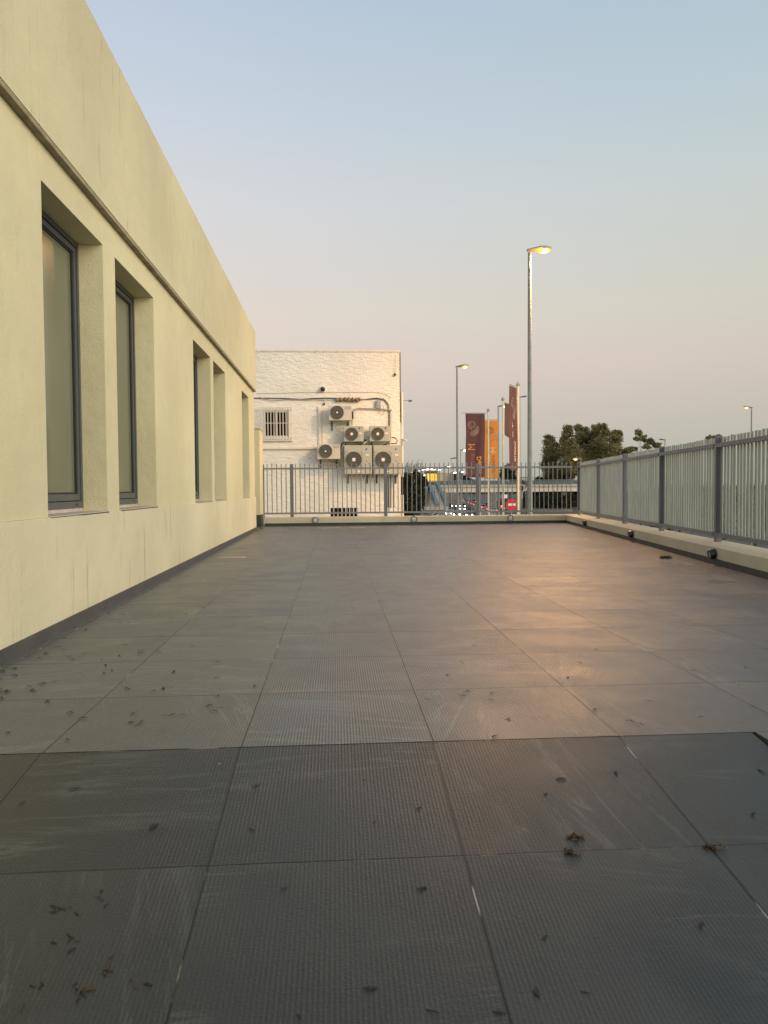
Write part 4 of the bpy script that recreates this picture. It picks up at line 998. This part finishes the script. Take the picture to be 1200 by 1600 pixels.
# ------------------------------------------------------------------ vehicles
def car_proto():
    o = thing('parked_car', '', 'car', (0, 0, 0))
    Wd = .86
    prof = [(-2.1, .30), (-2.12, .62), (-2.0, .88), (-1.2, .95), (1.25, .95), (2.02, .86), (2.1, .55), (2.05, .28)]
    def ext(pf, w, w2=None, zs=None):
        mb = MB(); n = len(pf); w2 = w2 or [w]*n
        vs = [(x, -a, z) for (x, z), a in zip(pf, w2)]+[(x, a, z) for (x, z), a in zip(pf, w2)]
        mb.add(vs, [tuple(range(n)), tuple(range(n, 2*n))[::-1]]+[(i, (i+1) % n, n+(i+1) % n, n+i) for i in range(n)]); return mb
    b = ext(prof, Wd, [.80, .83, .84, .86, .86, .84, .82, .78])
    cab = [(-1.75, .93), (-1.35, 1.40), (-.9, 1.47), (.25, 1.47), (.62, 1.40), (1.28, .94)]
    c = ext(cab, .7, [.80, .66, .64, .64, .66, .80]); b.v += []; 
    off = len(b.v); b.v += c.v; b.f += [tuple(i+off for i in f) for f in c.f]; b.sm += c.sm
    body = b.build('body', 'car_white', o)
    body.modifiers.new('bevel', 'BEVEL').width = .05
    g = MB()
    g.quad((-1.70, -.70, 1.0), (-1.70, .70, 1.0), (-1.42, .60, 1.36), (-1.42, -.60, 1.36)); g.quad((1.235, -.70, 1.0), (1.235, .70, 1.0), (.70, .6, 1.37), (.70, -.6, 1.37))
    for sy in (-1, 1):
        g.quad((-1.45, sy*.80, 1.0), (-.25, sy*.80, 1.0), (-.25, sy*.685, 1.38), (-1.22, sy*.685, 1.38)); g.quad((-.15, sy*.80, 1.0), (1.05, sy*.80, 1.0), (.6, sy*.69, 1.36), (-.15, sy*.685, 1.38))
    for i, v in enumerate(g.v): # push glass just proud of the cabin
        x, y, z = v; g.v[i] = (x+(-.045 if x < -1.4 and abs(y) < .75 else (.05 if x > .69 and abs(y) < .705 and x != 1.05 else 0)), y*1.03, z+.02)
    g.build('window_glass', 'car_glass', o)
    for x in (-1.28, 1.28):
        for sy in (-1, 1):
            M = Matrix.Translation((x, sy*.78, .31)) @ Matrix.Rotation(R(90), 4, 'X')
            w = MB().lathe([(.2, -.1), (.31, -.09), (.31, .09), (.2, .1)], M, 18).build('wheel', 'tyre', o)
            MB().lathe([(.0001, -.105), (.19, -.1), (.19, .1), (.0001, .105)], M, 12).build('rim', 'rim', w)
    for sy in (-1, 1):
        MB().lathe([(.12, -.03), (.12, .02), (.08, .05), (.0001, .06)], Matrix.Translation((2.07, sy*.62, .67)) @ Matrix.Rotation(R(90), 4, 'Y'), 14).build('headlight', 'lens_glass', o)
        bx('taillight', (-2.15, sy*.66-.12, .62), (-2.04, sy*.66+.12, .86), 'sign_red', o, .03)
    return o
PROTO = car_proto()
_cache = {}
def car(p, head, colour, label, group, lights='', name='car'):
    c = copy_tree(PROTO, p, head, label, group); c.name = name
    c['category'] = 'car'
    for ch in c.children:
        st_ = ch.name.split('.')[0]
        m = {'body': 'car_'+colour, 'headlight': 'headlight' if 'h' in lights else None, 'taillight': ('brakelight' if 'b' in lights else 'taillight') if ('t' in lights or 'b' in lights) else None}.get(st_)
        if m:
            key = (ch.data.name.split('.')[0], m)
            ch.material_slots[0].link = 'OBJECT'; ch.material_slots[0].material = MATS[m]
    return c
away = math.pi/2-RA; toward = away+math.pi
cols = ['white', 'silver', 'grey', 'black', 'white', 'red', 'blue', 'beige', 'black', 'grey']
def on_road(px, py, z=ZG): p = atZ(px, py, z); return (p.x, p.y, ZG)
q1 = 'cars queueing away from the terrace with red tail lights'
for i, (px, py) in enumerate(((702, 773.2), (705.5, 772.2), (709, 774.4), (710.5, 771.9), (713, 776.5), (714, 773.3), (717, 777.6), (718.5, 775), (721, 778.4), (700, 771.6), (706.5, 774.8), (713.5, 771.8))):
    car(on_road(px, py+2.3), away, cols[i % 10], 'car with red tail lights in the far part of the queue below the overpass', q1, 't' if i % 3 else 'b')
for i, (px, py) in enumerate(((729, 783), (732, 781), (734.5, 784.2), (736.5, 782), (738.5, 786.3), (740.5, 783.5), (743, 788), (730.5, 779.6), (726, 781.2))):
    car(on_road(px, py+3), away, cols[(i+3) % 10], 'car with glowing lights in the middle of the queue left of the dark railing post', q1, 'b' if i % 2 else 't')
for i, (px, py) in enumerate(((755.5, 791), (759, 787), (764, 794), (771, 797))):
    car(on_road(px, py+5), away, cols[(i+1) % 10], 'car at the near end of the queue between the flagpoles', q1, 't')
q2 = 'oncoming cars with white headlights'
for i, (px, py, lab) in enumerate(((703.3, 790, 'oncoming car with white headlights at the foot of the blue stair'), (715.3, 790.3, 'oncoming car with white headlights left of the second lamp pole'), (723, 790.5, 'oncoming car with white headlights right of the second lamp pole'), (722.5, 795, 'dim oncoming car close behind the lamp pole'), (713.5, 803.5, 'oncoming car with white headlights low beside the second lamp pole'), (732.5, 804, 'oncoming car with bright headlights just above the kerb'), (741, 803.5, 'oncoming car with bright headlights beside the railing post'), (700.5, 802, 'oncoming car with white headlights near the stair base'))):
    car(on_road(px, py, ZG+.67), toward, ['black', 'silver', 'grey', 'white', 'black', 'grey', 'black', 'white'][i], lab, q2, 'h')
for px, py, colr, lab, hd in ((640, 806.5, 'white', 'white car side on at the far left below the hedge', 0), (668, 807, 'black', 'dark car side on right of the white one', 0.1), (684, 803.5, 'silver', 'silver car side on below the blue stair', math.pi), (706, 798.5, 'white', 'white car side on behind the second lamp pole', 0.0), (660, 801.5, 'grey', 'grey car side on behind the dark one', 0.05), (694, 806, 'beige', 'beige car side on low behind the railing', .08)):
    p = atZ(px, py+4, ZG+.6); car((p.x, p.y, ZG), hd, colr, lab, 'cars on the side street', '', 'car')
# truck by the no entry sign
tp = atZ(788, 797, ZG); tr = thing('delivery_truck', 'truck with a white roof and red tail lights left of the no entry sign', 'truck', (tp.x, tp.y, ZG))
bx('body', (tp.x-1.2, tp.y, ZG+.5), (tp.x+1.2, tp.y+6, ZG+2.6), 'car_black', tr, .05); bx('roof', (tp.x-.2, tp.y-.02, ZG+3.4), (tp.x+1.0, tp.y+3, ZG+4.5), 'sign_white', tr, .05); bx('cab', (tp.x-.3, tp.y, ZG+2.6), (tp.x+1.1, tp.y+3, ZG+3.4), 'car_black', tr)
for sx in (-1.0, .75): bx('taillight', (tp.x+sx, tp.y-.06, ZG+.9), (tp.x+sx+.45, tp.y-.001, ZG+1.3), 'brakelight' if sx > 0 else 'taillight', tr)
bx('bumper', (tp.x-1.2, tp.y-.1, ZG+.4), (tp.x+1.2, tp.y-.062, ZG+.7), 'car_silver', tr)
for sx in (-1, .7):
    for dy in (1, 4.6): MB().lathe([(.2, -.15), (.45, -.14), (.45, .14), (.2, .15)], Matrix.Translation((tp.x+sx+.15, tp.y+dy, ZG+.45)) @ Matrix.Rotation(R(90), 4, 'Y'), 14).build('wheel', 'tyre', tr)
def hide_proto():
    for ch in list(PROTO.children):
        for g2 in list(ch.children): bpy.data.objects.remove(g2)
        bpy.data.objects.remove(ch)
    bpy.data.objects.remove(PROTO)
hide_proto()

# ------------------------------------------------------------------ trees
def leaves(mb, c, rx, ry, rz, n, s, rng):
    for _ in range(n):
        d = Vector((rng.gauss(0, 1), rng.gauss(0, 1), rng.gauss(0, 1))).normalized()
        rr = rng.random()**.45 if rng.random() < .70 else rng.uniform(.9, 1.6)
        p = Vector((c[0]+d.x*rx*rr, c[1]+d.y*ry*rr, c[2]+d.z*rz*rr))
        a = Vector((rng.uniform(-1, 1), rng.uniform(-1, 1), rng.uniform(-1, .5))).normalized(); b = a.cross(Vector((rng.uniform(-1, 1), rng.uniform(-1, 1), rng.uniform(-1, 1)))).normalized()
        q = s*rng.uniform(.6, 1.3); mb.add([p-a*q, p+b*q*.45, p+a*q, p-b*q*.45], [(0, 1, 2, 3)])
def tree(label, Y, base_px, clumps, m, dens=1., leaf_s=.3, name='tree', trunk_r=.35, seed=1, group=None):
    """clumps: pixel ellipses (x, y, rx, ry) at distance Y turned into real metres"""
    rng = random.Random(seed); k = Y/F
    b = atY(base_px, 760, Y)
    o = thing(name, label, 'tree', (b.x, Y, ZG), 0, group)
    cr = MB(); tk = MB()
    zs_ = [atY(c[0], c[1], Y).z for c in clumps]; zmid = min(zs_)-.5
    fork = Vector((b.x, Y, ZG+(max(zmid, ZG+2)-ZG)*.75))
    tk.tube([(b.x, Y, ZG), (b.x+.1*rng.uniform(-1, 1), Y, (ZG+fork.z)/2), tuple(fork)], [trunk_r, trunk_r*.8, trunk_r*.65], 8)
    for (x, y, rx, ry) in clumps:
        c = atY(x, y, Y); rx *= k; ry *= k; dy = (rx+ry)/2
        c = Vector((c.x, Y+rng.uniform(-.8, .8)*dy, c.z))
        mid = fork.lerp(c, .5)+Vector((rng.uniform(-.3, .3)*rx, 0, rng.uniform(-.2, .2)*ry))
        tk.tube([fork, mid, c, c+Vector((0, 0, ry*.6))], [trunk_r*.5, trunk_r*.3, trunk_r*.16, trunk_r*.05], 6)
        n_sub = 13
        for q in range(n_sub):
            d = Vector((rng.gauss(0, 1), rng.gauss(0, 1), rng.gauss(0, 1))).normalized()*rng.uniform(.35, .86)
            sc = rng.uniform(.26, .52)
            cc = (c.x+d.x*rx, c.y+d.y*dy, c.z+d.z*ry)
            tk.tube([c, cc], [trunk_r*.1, trunk_r*.03], 4, False)
            n = int(dens*15*sc*sc*(rx*ry)/(leaf_s*leaf_s))+24
            leaves(cr, cc, rx*sc, dy*sc, ry*sc, n, leaf_s, rng)
    tk.build('trunk', 'bark', o); cr.build('crown', m, o)
    return o
tr_g = 'trees beyond the slat fence'
tree('olive green tree leftmost in the clump beyond the slat fence, lowest crown', 246, 862, [(857, 686, 9, 9), (862, 700, 14, 13), (866, 716, 17, 15), (856, 730, 12, 13), (862, 742, 18, 16), (872, 735, 14, 14), (860, 752, 16, 12)], 'leaf_olive', 1.0, .27, seed=3, group=tr_g)
tree('tall olive tree with a narrow pointed crown in the clump beyond the fence', 240, 888, [(886, 673, 9, 9), (888, 686, 12, 12), (889, 702, 17, 15), (893, 716, 21, 17), (885, 728, 20, 16), (900, 734, 18, 14)], 'leaf_olive', 1.0, .27, seed=4, group=tr_g)
tree('broad olive tree in the middle of the clump beyond the fence', 250, 912, [(905, 668, 9, 6), (916, 673, 9, 7), (908, 682, 14, 10), (918, 694, 20, 14), (922, 708, 24, 17), (915, 722, 16, 12)], 'leaf_olive', 1.0, .27, seed=5, group=tr_g)
tree('tall loose olive tree with the highest crown of the clump beyond the fence', 245, 940, [(934, 667, 8, 7), (943, 668, 8, 8), (933, 677, 11, 9), (944, 682, 13, 11), (942, 696, 20, 14), (942, 712, 22, 16)], 'leaf_olive', .95, .27, seed=6, group=tr_g)
tree('thin olive tree with bare twigs at the right end of the clump', 248, 966, [(962, 675, 7, 4), (969, 678, 6, 5), (960, 688, 11, 10), (958, 702, 13, 13), (964, 716, 10, 10)], 'leaf_olive', .7, .3, seed=7, group=tr_g, trunk_r=.25)
tree('small sparse tree standing alone above the slat fence near the unlit lamp', 205, 1008, [(1000, 676, 6, 5), (995, 686, 6, 5), (1005, 685, 7, 6), (1016, 690, 8, 6), (1026, 695, 8, 5), (1010, 698, 8, 5)], 'leaf_olive', .6, .28, seed=8, trunk_r=.18)
tree('low round bush just above the slat fence between the trees', 200, 985, [(978, 704, 7, 6), (988, 702, 9, 5), (985, 710, 12, 7)], 'leaf_olive', .9, .28, seed=9)
tree('small round tree top peeping over the fence beside the nearest post', 160, 1110, [(1107, 685, 5, 5), (1113, 684, 5, 5), (1110, 692, 8, 7)], 'leaf_olive', .9, .22, seed=10)
tree('small round tree top peeping over the fence just right of the nearest post', 160, 1127, [(1124, 683, 5, 4), (1128, 688, 6, 5), (1127, 694, 7, 7)], 'leaf_olive', .9, .22, seed=11)
tree('dark bushy tree between the white building and the blue stair, in front', 105, 634, [(632, 752, 8, 12), (640, 748, 9, 10), (632, 772, 8, 14), (644, 764, 10, 13), (638, 786, 12, 14), (650, 780, 9, 14), (636, 800, 13, 12)], 'leaf_dark', 1.2, .22, seed=12, trunk_r=.2)
tree('dark tree behind the low pale lamp left of the blue stair', 118, 655, [(650, 744, 8, 9), (658, 748, 8, 10), (656, 762, 9, 12), (664, 752, 5, 9), (652, 790, 9, 12), (660, 780, 5, 12)], 'leaf_dark', 1.2, .22, seed=13, trunk_r=.2)
tree('dark tree behind the overpass right of the orange flag', 275, 797, [(787, 735, 5, 8), (795, 734, 6, 8), (800, 742, 8, 9), (788, 747, 8, 9), (804, 750, 6, 7)], 'leaf_dark', 1.2, .36, seed=14)
tree('dark tree behind the overpass left of the maroon flag', 280, 714, [(710, 746, 6, 6), (717, 745, 6, 7), (724, 748, 7, 6), (732, 751, 8, 5), (741, 754, 8, 4)], 'leaf_dark', 1.2, .36, seed=15)
tree('dark tree below the big olive trees at the end of the overpass', 243, 880, [(845, 752, 10, 8), (858, 752, 12, 9), (874, 752, 12, 10), (888, 748, 10, 12)], 'leaf_dark', 1.0, .36, seed=16)
tree('dark scrub tree under the right part of the overpass', 228, 862, [(842, 786, 7, 12), (852, 780, 9, 10), (866, 784, 11, 12), (880, 784, 11, 12), (890, 780, 8, 12), (860, 798, 16, 9), (880, 798, 14, 9)], 'leaf_dark', 1.3, .34, seed=17)
tree('pale teal leaved tree in front of the overpass right of the tallest flagpole', 180, 823, [(818, 754, 5, 3), (824, 756, 5, 3), (822, 771, 5, 4), (826, 775, 4, 3), (815, 763, 4, 4)], 'leaf_teal', .35, .3, seed=18, trunk_r=.14)
tree('dry brown shrub on the bank beside the blue stair', 205, 658, [(655, 770, 4, 4), (660, 768, 4, 4), (657, 777, 5, 5), (651, 786, 5, 4), (656, 788, 5, 4), (662, 782, 3, 6)], 'leaf_dry', .4, .24, name='dry_shrub', seed=19, trunk_r=.12)
# leafless tree behind the stucco building
bt = thing('bare_tree', 'leafless grey tree top beside the stucco corner', 'tree', (atY(645, 760, 130).x, 130, ZG))
mb = MB(); rng = random.Random(5); b0 = atY(645, 760, 130)
mb.tube([(b0.x, 130, ZG), (b0.x, 130, 2.5)], [.3, .2], 8)
for k in range(46):
    e = atY(rng.uniform(628, 662), rng.uniform(716, 734), 130); e.y += rng.uniform(-2, 2)
    s_ = Vector((b0.x+rng.uniform(-1, 1)+(e.x-b0.x)*.5, 130, rng.uniform(1.5, 3.0)))
    mb.tube([s_, s_.lerp(e, .5)+Vector((rng.uniform(-.3, .3), 0, rng.uniform(-.2, .3))), e], [.05, .03, .012], 4, False)
    for j in range(5):
        m_ = s_.lerp(e, rng.uniform(.4, .95)); mb.tube([m_, m_+Vector((rng.uniform(-.5, .5), rng.uniform(-.3, .3), rng.uniform(.1, .6)))], [.022, .008], 3, False)
mb.build('branch', 'twig', bt)
# shrubs below the slat fence and across the road, seen between the slats
for k, (s, t, h) in enumerate(((34, 27, 5.2), (44, 28, 6.0), (56, 27.5, 5.4), (70, 29, 6.2), (88, 28, 5.6), (24, 27, 4.6), (108, 29, 6.3))):
    p = road(s, t); rng = random.Random(40+k); o = thing('roadside_tree', 'dark roadside tree across the carriageway, seen between the fence slats', 'tree', tuple(p), 0, 'roadside trees beyond the slat fence')
    cr = MB(); tk = MB(); tk.tube([p, p+Vector((0, 0, h*.6))], [.2, .12], 7)
    for q in range(9):
        c = p+Vector((rng.uniform(-2.4, 2.4), rng.uniform(-2.4, 2.4), h*rng.uniform(.35, .85))); tk.tube([p+Vector((0, 0, h*.5)), c], [.08, .03], 4, False)
        leaves(cr, c, 1.5, 1.5, 1.0, 130, .22, rng)
    tk.build('trunk', 'bark', o); cr.build('crown', 'leaf_dark', o)
# far belt of trees closing the horizon
rng = random.Random(77); mb = MB()
for k in range(520):
    x = rng.uniform(-420, 700); h = rng.uniform(5, 9.5); leaves(mb, (x, rng.uniform(720, 800), ZG+h*.55), 6, 4, h*.5, 30, 1.5, rng)
tag(mb.build('distant_wood', 'leaf_dark'), kind='stuff')
# small red light seen through the fence
rp = atY(1086.5, 809, 40); o = thing('warning_light', 'tiny orange light glimpsed through the slat fence', 'light', (rp.x, 40, ZG))
MB().tube([(rp.x, 40, ZG), (rp.x, 40, rp.z-.05)], .03, 6).build('post', 'post_paint', o); MB().lathe([(.0001, -.09), (.07, -.05), (.08, 0), (.06, .06), (.0001, .09)], Matrix.Translation((rp.x, 40, rp.z)), 12).build('lens', 'red_dot', o)
